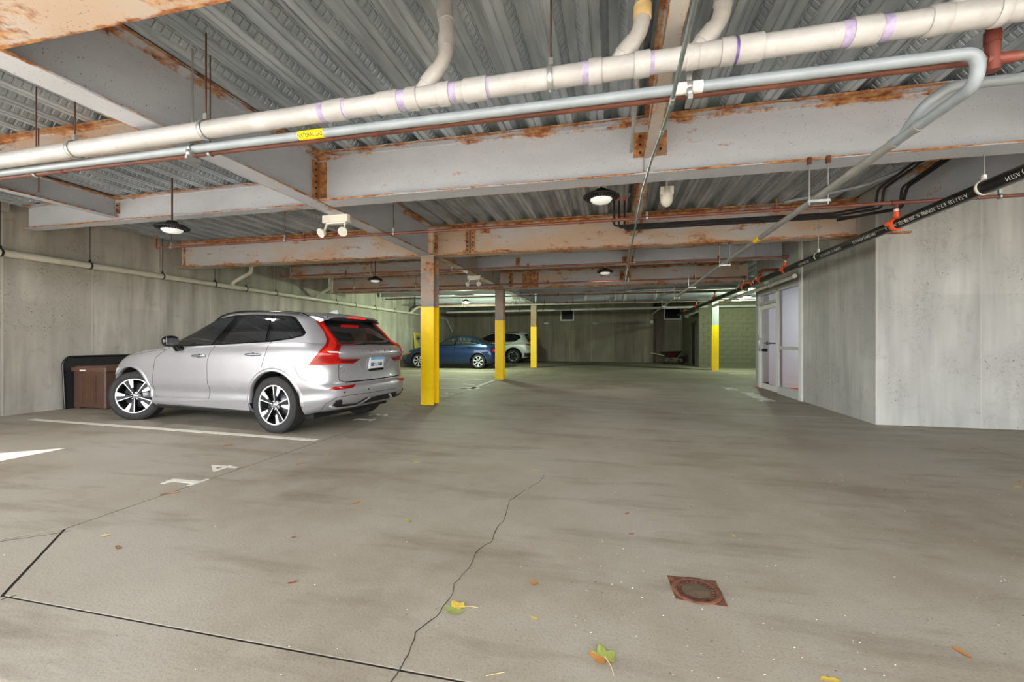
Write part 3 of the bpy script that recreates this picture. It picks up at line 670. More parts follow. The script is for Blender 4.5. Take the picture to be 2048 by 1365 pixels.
# --- black main with orange grooved couplings
RB = .057
bk = thing('black_main_pipe', 'glossy black pipe with orange couplings and white print along the right wall', 'pipe')
MB().tube([(XB, 1.2, ZBK), (XB, 22.4, ZBK-.04)], RB, 22).build('pipe_run', 'black_pipe', bk)
for y, tee in ((5.70, 1), (8.90, 1), (10.25, 0), (10.75, 0), (11.5, 1), (14.6, 1), (17.6, 1), (20.2, 0)):
    MB().tube([(XB, y-.045, ZBK), (XB, y-.04, ZBK), (XB, y+.04, ZBK), (XB, y+.045, ZBK)], [RB+.002, RB+.012, RB+.012, RB+.002], 22).lathe([(RB+.011, -.028), (RB+.020, -.02), (RB+.020, .02), (RB+.011, .028)], 22, 'Y', (XB, y, ZBK)).box((XB-RB-.045, y-.025, ZBK-.018), (XB-RB-.006, y+.025, ZBK+.018)).box((XB+RB+.006, y-.025, ZBK-.018), (XB+RB+.045, y+.025, ZBK+.018)).build('coupling', 'orange_coupling', bk)
    if tee:
        MB().tube([(XB, y, ZBK+.05), (XB, y, ZBK+.135)], .026, 14).build('coupling_outlet', 'orange_coupling', bk); MB().tube([(XB, y, ZBK+.13), (XB, y, ZBK+.165)], .022, 12).build('thread', 'white_plastic', bk)
        MB().tube([(XB, y, ZBK+.16), (XB, y, 2.735)], .021, 12).tube([(XB-.05, y, 2.735), (XB+.05, y, 2.735)], .028, 12).build('riser', 'sprinkler_coupling', bk)
for u in (1968, 1637, 1512, 1478): y = yat(u, XB); clevis_y(bk, XB, y, ZBK, RB, 'white_plastic'); MB().tube([(XB, y, ZBK+.10), (XB, y, ZD)], .005, 6).build('hanger_rod', 'zinc', bk)
MB().tube([(XB+.02, 10.4, ZBK+.04), (XB+.02, 10.4, ZBK+.22), (XB+.45, 10.4, ZBK+.22)], .035, 14, .09).build('feed_elbow', 'sprinkler_coupling', bk)
def pipe_print(txt, y, size):
    a = R(66)      # on the side that faces the aisle, a little below the middle; reads upside down, away from the camera
    wrap_text(txt, size, .0005, 'white_print', 'lettering', bk, RB, lambda x, q, r_: (XB-r_*math.sin(a-q), y+x, ZBK-.04*(y+x-1.2)/21.2-r_*math.cos(a-q)), 'LEFT')
for txt, y in (('PIPE (SMV) ASTM', 3.86), ('A-53 / 135  E 7-2', 4.62), ('EDNPRE  9/  200 PSI', 5.02), ('HI-TEE  160 TIL 6', 5.42), ('PIPE (SMV) ASTM A-53', 6.0), ('EDNPRE  9/  200 PSI HI-TEE', 6.8), ('PIPE (SMV) ASTM', 7.8)):
    pipe_print(txt, y, .052)

# --- conduit down the middle
cn = thing('conduit', 'thin steel conduit hanging below the middle joist, running away from the camera', 'conduit')
CP = [(.315, .9, 2.55), (.325, 2.60, 2.55), (.312, 3.0, 2.565), (.292, 3.5, 2.60), (.282, 4.45, 2.66), (.285, 6.9, 2.69), (.30, 9.4, 2.69), (.32, 12.5, 2.69), (.33, 17.0, 2.69)]
MB().tube(CP, .0115, 10).build('tube', 'conduit_steel', cn)
for p in CP[1:-1]: MB().tube([(p[0], p[1]-.03, p[2]), (p[0], p[1]+.03, p[2])], .0155, 10).build('connector', 'zinc', cn)
for p in CP[4:-1]: MB().tube([(p[0]+.015, p[1], p[2]), (p[0]+.015, p[1], 2.985)], .004, 6).build('hanger_rod', 'zinc', cn)
cn2 = thing('conduit', 'white riser tube behind the white drain pipe beside the middle joist', 'conduit')
x_ = xat(1274, 3.2); MB().tube([(x_, 3.2, 2.99), (x_, 3.2, ZD)], .016, 10).build('tube', 'pvc_white', cn2); MB().tube([(x_, 3.2, 2.98), (x_, 4.25, 2.98)], .016, 10).build('tube', 'pvc_white', cn2)

# --- drain pipe along the left wall, and its far turn
XW = XL+.12
wp = thing('wall_drain_pipe', 'cream drain pipe hung along the left concrete wall', 'pipe')
MB().tube([(XW, 1.3, 2.585), (XW, 18.75, 2.50), (XW+.05, 18.8, 2.52), (-8.9, 18.82, 2.78), (-8.5, 18.82, 2.80)], .056, 18, .12).build('pipe_run', 'pvc_cream', wp)
for u in (298, 330, 463, 480, 630, 652, 668): y = yat(u, XW); z = 2.585-(y-1.3)*.0049; MB().tube([(XW, y-.045, z), (XW, y+.045, z)], .064, 18).build('socket', 'pvc_cream', wp)
for u in (1, 180, 325, 430, 492, 552, 673, 710, 750, 790): y = yat(u, XW); z = 2.585-(y-1.3)*.0049; clevis_y(wp, XW, y, z, .056, 'dark_lamp_metal'); MB().tube([(XW, y, z+.1), (XW, y, ZD)], .005, 6).build('hanger_rod', 'dark_lamp_metal', wp)
for u, dz in ((465, .33), (632, .34)):
    y = yat(u, XW); z = 2.585-(y-1.3)*.0049
    MB().tube([(XW, y, z), (XW+.03, y-.02, z+.10), (XW+.50, y+.05, z+dz+.02), (XW+.56, y+.05, ZD)], .045, 14, .06).build('branch_pipe', 'pvc_cream', wp)
MB().tube([(XW, 18.7, 2.50), (XW, 23.4, 2.44), (XW, 24.3, 1.75)], .05, 14, .1).build('lower_run', 'pvc_cream', wp)
fp = thing('far_drain_pipe', 'upper of the two long white pipes across the far end', 'pipe')
MB().tube([(-8.52, 18.82, 2.80), (9.4, 18.82, 2.86)], .062, 16).build('pipe_run', 'pvc_white', fp)
for u in (1032, 1089, 1146, 1210, 1270): x = xat(u, 18.82); clevis_x(fp, x, 18.82, 2.83, .062, 'dark_lamp_metal'); rod(fp, x, 18.82, 2.9, ZD)
for u in (1172, 1232, 1251, 1311):
    x = xat(u, 18.82); MB().tube([(x-.13, 18.82, 2.85), (x, 18.78, 2.96), (x, 18.74, 3.06), (x, 18.74, ZD)], .05, 12, .05).build('branch_pipe', 'pvc_white', fp); MB().tube([(x-.22, 18.82, 2.834), (x+.1, 18.82, 2.836)], .070, 14).build('socket', 'pvc_white', fp)
f2 = thing('far_drain_pipe', 'lower of the two long white pipes across the far end', 'pipe')
MB().tube([(-8.3, 21.0, 2.66), (9.4, 21.0, 2.76)], .055, 16).build('pipe_run', 'pvc_white', f2)
for u in (1040, 1087, 1141, 1192): x = xat(u, 21.0); clevis_x(f2, x, 21.0, 2.70, .055, 'dark_lamp_metal'); rod(f2, x, 21.0, 2.78, ZD)
sw = thing('slope_drain_pipe', 'cream pipe running below the black main towards the far wall', 'pipe')
MB().tube([(3.34, 9.2, 2.42), (3.28, 21.6, 2.34), (3.5, 22.2, 2.34)], .043, 14, .1).build('pipe_run', 'pvc_cream', sw)
for y in (10.4, 13.0, 16.5, 19.0): clevis_y(sw, 3.31, y, 2.39, .043, 'zinc'); rod(sw, 3.31, y, 2.46, ZD, 'zinc', .004)
MB().tube([(3.31, 15.0, 2.38), (3.31, 15.12, 2.38)], .053, 14).build('socket', 'pvc_white', sw)
du = thing('duct_pipe', 'shiny silver duct pipes crossing beneath the far joist', 'duct')
for k, (dz, x0) in enumerate(((.0, .75), (-.11, 1.9))): MB().tube([(x0-.35, 15.7, 2.90+dz), (x0, 15.6, 2.95+dz), (4.3, 15.6, 2.97+dz)], .048, 14, .1).build('duct_run', 'zinc', du)
MB().box((2.05, 15.53, 2.80), (2.35, 15.67, 2.88)).build('strap', 'gas_pipe_grey', du)

# --- black insulated refrigerant lines
rl = thing('refrigerant_lines', 'bundle of black insulated lines dropping by the middle joist and running right', 'cable')
YR = 6.6
pr = [at(u, 402, Y=YR) for u in (1228, 1238, 1249)]
xv = [xat(u, 6.2) for u in (1756, 1768, 1804, 1814)]
for k, p in enumerate(pr):
    MB().tube([(p.x, YR, p.z+.02), (p.x, YR, 2.86-k*.03+.03), (xv[k]-.3, YR, 2.89-k*.03), (xv[k], 6.25, 2.86-k*.03), (xv[k], 6.2, 3.05), (xv[k]+.08, 5.3, 3.2), (xv[k]+.12, 4.7, 3.22)], .014, 10, .05).build('insulated_line', 'black_foam', rl)
    MB().tube([(p.x, YR, p.z+.0), (p.x, YR, p.z+.06)], .018, 10).build('red_cap', 'orange_coupling', rl)
MB().tube([(xv[3]-.5, 6.75, 2.83), (xv[3], 6.3, 2.83), (xv[3], 6.2, 3.05), (xv[3]+.08, 5.3, 3.2), (xv[3]+.12, 4.7, 3.22)], .018, 10, .05).build('insulated_line', 'black_foam', rl)
MB().tube([pr[2]+Vector((0, 0, .05)), pr[2]+Vector((.06, 0, .06)), (pr[2].x+.08, YR, ZD-.004)], .016, 10, .04).build('white_tube', 'pvc_white', rl)
MB().tube([(2.2, 6.4, 3.02), (3.0, 6.2, 3.10), (3.55, 5.2, 3.2), (3.6, 4.6, 3.2)], .022, 10, .1).build('grey_flex', 'gas_pipe_grey', rl)
MB().box((2.9, 4.62, 3.24), (3.6, 4.68, 3.30)).build('cable_tray', 'pvc_cream', rl)

# --- emergency twin lamps, dome camera, bulkhead
def twin(x, y, z, label, s=1.0, yaw=0):
    t = thing('emergency_light', label, 'emergency light', (x, y, z), (0, 0, yaw), 'white twin-head emergency lights')
    MB().prism([(-.17*s, -.04*s), (.17*s, -.04*s), (.18*s, 0), (.17*s, .05*s), (-.17*s, .05*s), (-.18*s, 0)], .0, .085*s).prism([(-.12*s, -.03*s), (.12*s, -.03*s), (.12*s, .04*s), (-.12*s, .04*s)], -.018*s, 0).build('housing', 'white_plastic', t)
    for sx in (-1, 1):
        MB().tube([(sx*.12*s, -.01*s, 0), (sx*.13*s, -.03*s, -.06*s), (sx*.135*s, -.05*s, -.10*s)], .013*s, 8).build('arm', 'white_plastic', t)
        c = Vector((sx*.14*s, -.07*s, -.125*s)); d = Vector((sx*.25, -.8, -.45)).normalized()
        MB().tube([c-d*.03*s, c-d*.02*s, c+d*.02*s, c+d*.035*s], [.018*s, .035*s, .052*s, .056*s], 16).build('lamp_head', 'white_plastic', t)
        MB().tube([c+d*.033*s, c+d*.037*s], .047*s, 16).build('lens', 'lens_plain', t)
twin(-3.42, 4.88, 2.694, 'white twin-head emergency light under the girder left of the pale grey beam', 1.05); twin(-3.42, 10.5, 2.76, 'white twin-head emergency light left of the second column', 1.0); twin(-3.44, 15.6, 2.73, 'white twin-head emergency light between the second and third columns', .95)
dc = thing('dome_camera', 'white dome security camera on a short stem right of the middle joist', 'camera', (.62, 5.45, 2.90))
MB().tube([(0, 0, .10), (0, 0, ZD-2.9)], .016, 10).build('stem', 'white_plastic', dc); MB().box((-.075, -.06, .02), (.075, .06, .11)).build('bracket', 'white_plastic', dc)
MB().lathe([(.0, .10), (.07, .10), (.075, .0), (.068, -.06), (.04, -.105), (0, -.12)], 24).build('dome_shell', 'white_plastic', dc); MB().lathe([(.0, -.062), (.026, -.055), (.03, -.03)], 16, 'Y', (0, .0, -.05)).build('lens', 'zinc', dc)
bl = thing('bulkhead_light', 'white half-dome wall light above the glazed entrance', 'lamp', (XR, 11.45, 2.66))
MB().lathe([(.15, .0), (.15, -.05), (.12, -.11), (.06, -.14), (0, -.15)], 24, 'X').build('diffuser', 'white_plastic', bl); MB().box((-.03, -.17, -.06), (.0, .17, .17)).build('back_box', 'grey_panel', bl)
gl = thing('globe_lamp', 'tiny white globe lamp fixed to the far wall', 'lamp', tuple(at(1304, 644, Y=YF-.08)))
MB().lathe([(0, -.11), (.06, -.095), (.11, 0), (.06, .095), (0, .11)], 16, 'Y').build('globe', 'white_plastic', gl); MB().box((-.04, .06, -.04), (.04, .1, .04)).build('mount', 'zinc', gl)
# windows high in the far wall
for n, (u0, u1, v0, v1, Y) in enumerate(((1121, 1148, 618, 642, YF), (1328, 1362, 616, 640, YF+.75))):
    a, b = at(u0, v1, Y=Y), at(u1, v0, Y=Y); w = empty('window_%d' % (n+1), (0, 0, 0)); struct(w, 'small dark window high in the far wall')
    for x0, x1, z0, z1 in ((a.x, b.x, a.z, a.z+.06), (a.x, b.x, b.z-.06, b.z), (a.x, a.x+.06, a.z+.06, b.z-.06), (b.x-.06, b.x, a.z+.06, b.z-.06)): MB().box((x0, Y-.06, z0), (x1, Y-.005, z1)).build('window_frame', 'door_aluminium', w)
    MB().box((a.x+.06, Y-.03, a.z+.06), (b.x-.06, Y-.006, b.z-.06)).build('pane', 'window_dark', w)
ct = thing('wall_conduit', 'thin conduit with boxes running along the far wall', 'conduit')
p0, p1 = at(1090, 649, Y=YF-.04), at(1300, 646, Y=YF-.04)
MB().tube([(p0.x, YF-.03, p0.z+.4), p0, p1], .012, 8, .05).build('tube', 'conduit_steel', ct)
for u in (1190, 1092): q = at(u, 647, Y=YF-.03); MB().box((q.x-.12, YF-.05, q.z-.04), (q.x+.12, YF, q.z+.04)).build('junction_box', 'conduit_steel', ct)
# ================================================================ FLOOR THINGS
MARK = empty('floor_marking'); struct(MARK, 'painted parking lines and numbers'); MARK.name = 'floor_marking'
def stripe(a, b, w, m, name='stall_line'):
    a, b = Vector((a[0], a[1], 0)), Vector((b[0], b[1], 0)); d = (b-a).normalized(); s = Vector((-d.y, d.x, 0))*w/2; z = Vector((0, 0, .0022)); z0 = Vector((0, 0, -.001))
    P = [a-s, b-s, b+s, a+s]; MB().add([p+z0 for p in P]+[p+z for p in P], [(4, 5, 6, 7), (0, 1, 5, 4), (1, 2, 6, 5), (2, 3, 7, 6), (3, 0, 4, 7)]).build(name, m, MARK)
stripe((XL+.8, 4.78), (-3.46, 4.55), .10, 'white_paint')
stripe((XL+.3, 16.1), (-4.2, 16.05), .10, 'white_paint'); stripe((XL+.3, 19.35), (-4.0, 19.3), .10, 'white_paint')
stripe((XL+.5, 7.75), (-3.7, 7.62), .09, 'worn_yellow_paint')
p, q = gd(1480, 755), gd(1514, 755); stripe((p.x, p.y), (p.x+3, p.y), .10, 'white_paint')
p = gd(1457, 748); stripe((p.x, p.y), (p.x+.7, p.y+.02), .12, 'worn_white_paint')
for k in range(3): stripe((-6.3+k*.8, 8.0), (-5.6+k*.8, 9.3), .09, 'worn_yellow_paint', 'hatch_line')
stripe((-6.0, 9.35), (-3.9, 9.3), .09, 'worn_yellow_paint', 'hatch_line')
# accessible bay box, worn
for a, b in (((880, 757), (988, 761)), ((988, 761), (935, 781)), ((880, 777), (960, 778)), ((925, 768), (950, 771))):
    a, b = gd(*a), gd(*b); stripe((a.x, a.y), (b.x, b.y), .11, 'worn_white_paint', 'bay_symbol')
a, b = gd(918, 777), gd(960, 776); stripe((a.x, a.y), (b.x, b.y), .30, 'worn_white_paint', 'bay_symbol')
for a, b in (((880, 793), (895, 793)), ((892, 787), (898, 790)), ((898, 790), (907, 788))):
    a, b = gd(*a), gd(*b); stripe((a.x, a.y), (b.x, b.y), .07, 'worn_white_paint', 'bay_symbol')
def stencil(txt, c, size, m, up, squeeze=1, bold=.0):      # up '-x' : read by someone facing the left wall; '+x' : facing the right wall
    M = Matrix.Translation((c[0], c[1], .0015)) @ Matrix.Rotation(R(90) if up == '-x' else R(-90), 4, 'Z')
    text(txt, size, .0012, m, 'stencil_lettering', MARK, M, squeeze=squeeze, bold=bold)
p, q = gd(370, 963), gd(440, 938)

def stencil_one(c, m):                             # a one with flag and foot, top towards the left wall
    P = [(-.155, -.035), (-.155, .03), (.125, .03), (.125, .085), (.16, .085), (.16, -.09), (.125, -.09), (.125, -.035), (-.09, -.035), (-.105, -.10), (-.135, -.10)]
    MB().prism([(c[0]+x, c[1]+y) for x, y in reversed(P)], -.001, .0024).build('stencil_lettering', m, MARK)
stencil_one((p.x, p.y), 'white_paint'); stencil('4', (q.x, q.y+.02), .44, 'white_paint', '-x')
p, q = gd(733, 838), gd(752, 833)
stencil_one((p.x, p.y-.05), 'worn_white_paint'); stencil('3', (q.x, q.y+.12), .44, 'worn_white_paint', '-x')
p, q = gd(1462, 779), gd(1508, 792)
stencil('NO', (p.x, p.y+.1), .36, 'worn_white_paint', '+x', 1.0, .035); stencil('PARKING', (q.x, q.y-.15), .36, 'worn_white_paint', '+x', 1.0, .035)

# floor drain
c = gd(1393, 1183)
A, B, C_, D = gd(1334, 1152), gd(1431, 1163), gd(1456, 1215), gd(1352, 1199)
dr = thing('floor_drain', 'rusty square floor drain with round grate in the near concrete', 'drain', (c.x, c.y, 0))
loc = lambda p: (p.x-c.x, p.y-c.y)
MB().prism([loc(D), loc(C_), loc(B), loc(A)], -.003, .0025).build('frame_plate', 'rust_iron', dr)
MB().lathe([(.112, .0025), (.111, .007), (.098, .009), (.090, .005), (.087, .0028)], 36).build('ring', 'rust_iron', dr)
MB().lathe([(0, .0045), (.062, .004), (.066, .0028)], 30).build('cover_disc', 'drain_mud', dr)
for k in range(22):
    a = 2*math.pi*k/22
    MB().lathe([(0, .0062), (.0075, .0058), (.009, .003)], 8, 'Z', (.077*math.cos(a), .077*math.sin(a), 0)).build('grate_bar', 'rust_dark', dr)
# leaves
plain('leaf_green', (150, 160, 78), .6, var=.35, scale=30); plain('leaf_yellow', (204, 172, 70), .6, var=.3, scale=40); plain('leaf_orange', (176, 116, 58), .6, var=.35, scale=40); plain('leaf_brown', (150, 100, 62), .7, var=.35, scale=40); plain('leaf_red', (150, 76, 50), .6, var=.3, scale=40); plain('leaf_tan', (206, 176, 128), .7, var=.25, scale=40)
def leaf_mesh(kind, seed, mats):
    rnd = random.Random(seed); n = 40; v = [(0, 0, .004)]; mi = []
    for k in range(n):
        a = 2*math.pi*k/n
        if kind == 'maple':
            lobes = [(90, 1.0), (30, .95), (150, .95), (-25, .72), (205, .72)]; rr = .58
            for la, lr in lobes:
                d = abs((math.degrees(a)-la+180) % 360-180); rr = max(rr, lr*max(0, 1-(d/52)**1.5))
            if abs((math.degrees(a)+90+180) % 360-180) < 16: rr = .16
            rr *= 1+.06*math.sin(k*5.1)
        else: rr = .32+.68*abs(math.sin(a))**1.4*(1 if kind == 'oval' else .9+.2*rnd.random())
        x, y = rr*math.cos(a)*(1 if kind == 'maple' else .75), rr*math.sin(a)
        v.append((x, y, .02+.20*rr*rr*(.5+.5*math.sin(a*2+seed))*(.5+.5*rnd.random())))
    mb = MB(); f = []
    for k in range(n):
        mb_i = 0
        f.append((0, 1+k, 1+(k+1) % n)); mi.append(0 if len(mats) == 1 else (1 if math.sin(2*math.pi*k/n*1.0+seed) > .1 else 0))
    mb.add(v, f, True); mb.mi = mi
    # thickness
    k0 = len(mb.v); mb.v += [(x, y, z-.012) for x, y, z in v]
    for q in f: mb.f.append((k0+q[0], k0+q[2], k0+q[1])); mb.smooth.append(True); mb.mi.append(0)
    return mb.mesh('blade', mats)
def leaf(u, v, size, kind, mats, label, seed, rot, stem=True):
    p = gd(u, v); t = thing('fallen_leaf', label, 'leaf', (p.x, p.y, .001), (0, 0, rot), 'fallen leaves scattered on the concrete')
    link(leaf_mesh(kind, seed, mats), 'blade', t, scale=(size, size, size))
    if stem: MB().tube([(0, -.1*size, .012*1), (.1*size, -.9*size, .010), (.05*size, -1.5*size, .006)], [.0015, .0012, .001], 6).build('stem', 'leaf_tan', t)
leaf(915, 1219, .062, 'maple', ['leaf_green', 'leaf_yellow'], 'large green and yellow leaf with a stem beside the long crack', 2, R(100))
leaf(1209, 1318, .062, 'maple', ['leaf_green', 'leaf_orange'], 'large orange-edged green leaf at the bottom of the picture', 4, R(20))
small = [(454, 891, .06, 'leaf_orange', 'curled orange leaf below the end of the white stall line'), (474, 936, .028, 'leaf_tan', 'small tan leaf on the painted stall number'), (600, 928, .04, 'leaf_orange', 'orange-brown leaf right of the painted stall number'), (652, 911, .03, 'leaf_yellow', 'yellow leaf below the SUV rear wheel'), (690, 877, .03, 'leaf_tan', 'pale leaf behind the SUV rear wheel'), (741, 822, .03, 'leaf_yellow', 'tiny leaf under the SUV rear bumper'), (798, 875, .03, 'leaf_tan', 'pale leaf in front of the nearest yellow column'), (711, 1007, .03, 'leaf_orange', 'orange leaf far left of the crack'),
         (817, 1043, .03, 'leaf_green', 'flat pale green leaf left of the crack'), (832, 925, .035, 'leaf_yellow', 'dull yellow leaf before the nearest column, left'), (893, 898, .015, 'leaf_yellow', 'tiny yellow speck of leaf before the nearest column'), (1069, 942, .035, 'leaf_yellow', 'yellow-orange leaf at the far end of the crack'), (1069, 1166, .028, 'leaf_orange', 'orange leaf right of the long crack'), (1068, 1237, .016, 'leaf_yellow', 'small yellow leaf right of the large green leaf'), (1254, 1028, .022, 'leaf_red', 'red leaf in the open middle of the floor'),
         (1308, 1031, .018, 'leaf_green', 'tiny green leaf beside the red leaf'), (1263, 1069, .018, 'leaf_red', 'small red leaf nearer than the other red leaf'), (1467, 1072, .018, 'leaf_yellow', 'small yellow leaf above the floor drain'), (2033, 975, .035, 'leaf_yellow', 'yellow leaf at the right edge of the picture'), (2040, 965, .03, 'leaf_orange', 'orange leaf at the right edge behind the yellow leaf'), (1950, 899, .035, 'leaf_brown', 'brown leaf on the floor before the right concrete wall'), (1672, 971, .018, 'leaf_brown', 'small brown leaf in the right half of the floor'),
         (1925, 1307, .03, 'leaf_orange', 'orange leaf in the bottom right corner'), (1660, 1361, .03, 'leaf_yellow', 'yellow leaf cut by the bottom edge, right'), (208, 1073, .03, 'leaf_tan', 'small pale leaf inside the near left joint'), (236, 1096, .03, 'leaf_brown', 'crumpled brown leaf near the left joint'), (585, 1166, .022, 'leaf_red', 'red-brown leaf in the near left floor'), (588, 1075, .018, 'leaf_red', 'tiny red leaf in the left middle floor'), (702, 950, .02, 'leaf_orange', 'tiny orange leaf left of the middle floor'), (268, 896, .016, 'leaf_green', 'tiny green leaf below the white stall line')]
for k, (u, v, s, m, lb) in enumerate(small): leaf(u, v, s, 'oval' if k % 3 else 'maple', [m], lb, k+10, k*1.3, False)
tw = thing('twig', 'brown bent twig on the floor joint left of the stall number', 'twig', tuple(gd(335, 990)))
MB().tube([(-.035, -.03, .005), (-.03, .0, .006), (.0, .03, .007), (.055, .055, .006)], [.003, .004, .005, .003], 8).build('stick', 'leaf_brown', tw); MB().tube([(-.035, -.03, .005), (-.05, -.012, .009)], .002, 6).build('side_shoot', 'leaf_brown', tw)
tw = thing('twig', 'thin pale straw lying at the bottom of the picture', 'twig', tuple(gd(990, 1352)))
MB().tube([(-.03, -.012, .003), (0, .003, .004), (.03, .02, .003)], .0016, 6).build('stick', 'leaf_tan', tw)
# crumbs of grit and paint flakes: nobody could count them
rnd = random.Random(5); mb = MB()
for k in range(320):
    if k % 3: p = gd(rnd.uniform(1150, 2048), rnd.uniform(820, 1365))
    else: p = gd(rnd.uniform(0, 1400), rnd.uniform(800, 1365))
    s = rnd.uniform(.0012, .0032)*(1+.12*max(0, p.y-2)); a = rnd.uniform(0, 6)
    mb.add([(p.x+s*math.cos(a+i*1.57)*(1+.5*(i % 2)), p.y+s*math.sin(a+i*1.57), 0) for i in range(4)]+[(p.x, p.y, s*.9)], [(0, 1, 4), (1, 2, 4), (2, 3, 4), (3, 0, 4)], False, 0 if rnd.random() < .55 else 1)
g = mb.build('floor_grit', ['white_paint', 'crack_dark']); g['kind'] = 'stuff'; g['label'] = 'crumbs of grit and pale paint flakes on the floor'; g['category'] = 'grit'

# brown storage box and black liner against the left wall
plain('box_brown', (82, 56, 44), .5, var=.12); plain('box_lid', (96, 68, 52), .45, var=.12)
bx_ = thing('storage_box', 'brown plastic storage box by the left wall in front of the SUV nose', 'storage box', (-8.90, 5.72, 0))
MB().prism([(-.35, 0), (.35, 0), (.37, .02), (.37, 1.12), (-.37, 1.12), (-.37, .02)], .03, .66).build('body', 'box_brown', bx_)
MB().prism([(-.385, -.02), (.385, -.02), (.40, 0), (.40, 1.14), (-.40, 1.14), (-.40, 0)], .66, .73).prism([(-.36, .02), (.36, .02), (.36, 1.1), (-.36, 1.1)], .73, .75).build('lid', 'box_lid', bx_)
for k in range(13): MB().box((-.13+k*.02, -.008, .14), (-.119+k*.02, .0, .56)).build('slat', 'box_lid', bx_)
MB().box((-.17, -.006, .1), (-.14, .0, .6)).box((.135, -.006, .1), (.165, .0, .6)).box((-.14, -.006, .57), (.135, .0, .6)).build('panel_frame', 'box_brown', bx_)
MB().box((-.16, -.035, .665), (-.04, -.018, .69)).build('latch', 'white_plastic', bx_)
for sx in (-1, 1):
    for y in (.08, 1.04): MB().box((sx*.3-.06, y-.06, 0), (sx*.3+.06, y+.06, .03)).build('foot', 'box_brown', bx_)
ln = thing('plastic_liner', 'black plastic tray leaning on the left wall behind the brown box', 'tray', (XL+.015, 5.62, 0))
lm = MB(); pf = [(0, 0), (0, .80), (.08, .90), (1.75, .90), (1.82, .80), (1.82, 0)]
n = len(pf); lm.add([(.085-.07*z, y, z) for y, z in pf]+[(.055-.05*z, y, z) for y, z in pf], [tuple(range(n)), tuple(reversed(range(n, 2*n)))]+[(i, n+i, n+(i+1) % n, (i+1) % n) for i in range(n)]).build('sheet', 'black_foam', ln)
MB().tube([(.09-.07*z, y, z+.012) for y, z in pf], .018, 8, .05).build('rim', 'black_pipe', ln)
# yellow board behind the blue sedan
plain('board_yellow', (224, 206, 100), .6, var=.12)
yb = thing('yellow_panel', 'yellow plastic panel leaning on the left wall beyond the nearest column', 'panel', (XL+.10, 19.9, 0), (0, R(-5), R(4)))
MB().box((-.02, -.42, 0), (.0, .42, 1.6)).build('board', 'board_yellow', yb)
MB().box((0, -.42, 0), (.05, -.30, 1.6)).box((0, .30, 0), (.05, .42, 1.6)).box((0, -.30, 1.45), (.05, .30, 1.6)).box((0, -.30, 0), (.05, .30, .2)).build('frame', 'board_yellow', yb)
MB().box((0, -.16, 1.28), (.052, .2, 1.35)).build('slot', 'rust_dark', yb); MB().box((.06, -.62, 0), (.10, -.52, 1.58)).build('leg', 'board_yellow', yb)
# wheelbarrow in the recess
plain('barrow_black', (28, 26, 26), .5, var=.2); plain('barrow_red', (120, 24, 20), .5, var=.2)
wb = thing('wheelbarrow', 'dark wheelbarrow with a red tray side in the far recess', 'wheelbarrow', (2.86, 23.9, 0), (0, 0, R(8)))
MB().add([(-.45, -.33, .62), (.55, -.33, .66), (.55, .33, .66), (-.45, .33, .62), (-.22, -.2, .34), (.30, -.2, .34), (.30, .2, .34), (-.22, .2, .34)], [(4, 5, 6, 7), (0, 4, 7, 3), (1, 2, 6, 5), (0, 1, 5, 4), (3, 7, 6, 2)]).build('tray', 'barrow_black', wb)
MB().add([(-.2, -.345, .62), (.32, -.345, .635), (.22, -.26, .44), (-.12, -.26, .44)], [(0, 3, 2, 1), (0, 1, 2, 3)]).build('red_panel', 'barrow_red', wb)
for sy in (-1, 1):
    MB().tube([(.62, sy*.08, .2), (.2, sy*.16, .32), (-.9, sy*.28, .56)], .018, 8).build('handle', 'leaf_tan', wb); MB().tube([(-.2, sy*.2, .36), (-.35, sy*.22, .02), (-.1, sy*.2, .02), (.1, sy*.18, .33)], .014, 8).build('leg', 'barrow_black', wb)
MB().lathe([(.10, -.04), (.18, -.045), (.2, 0), (.18, .045), (.10, .04), (.10, -.04)], 24, 'Y', (.62, 0, .2)).build('wheel', 'barrow_black', wb)
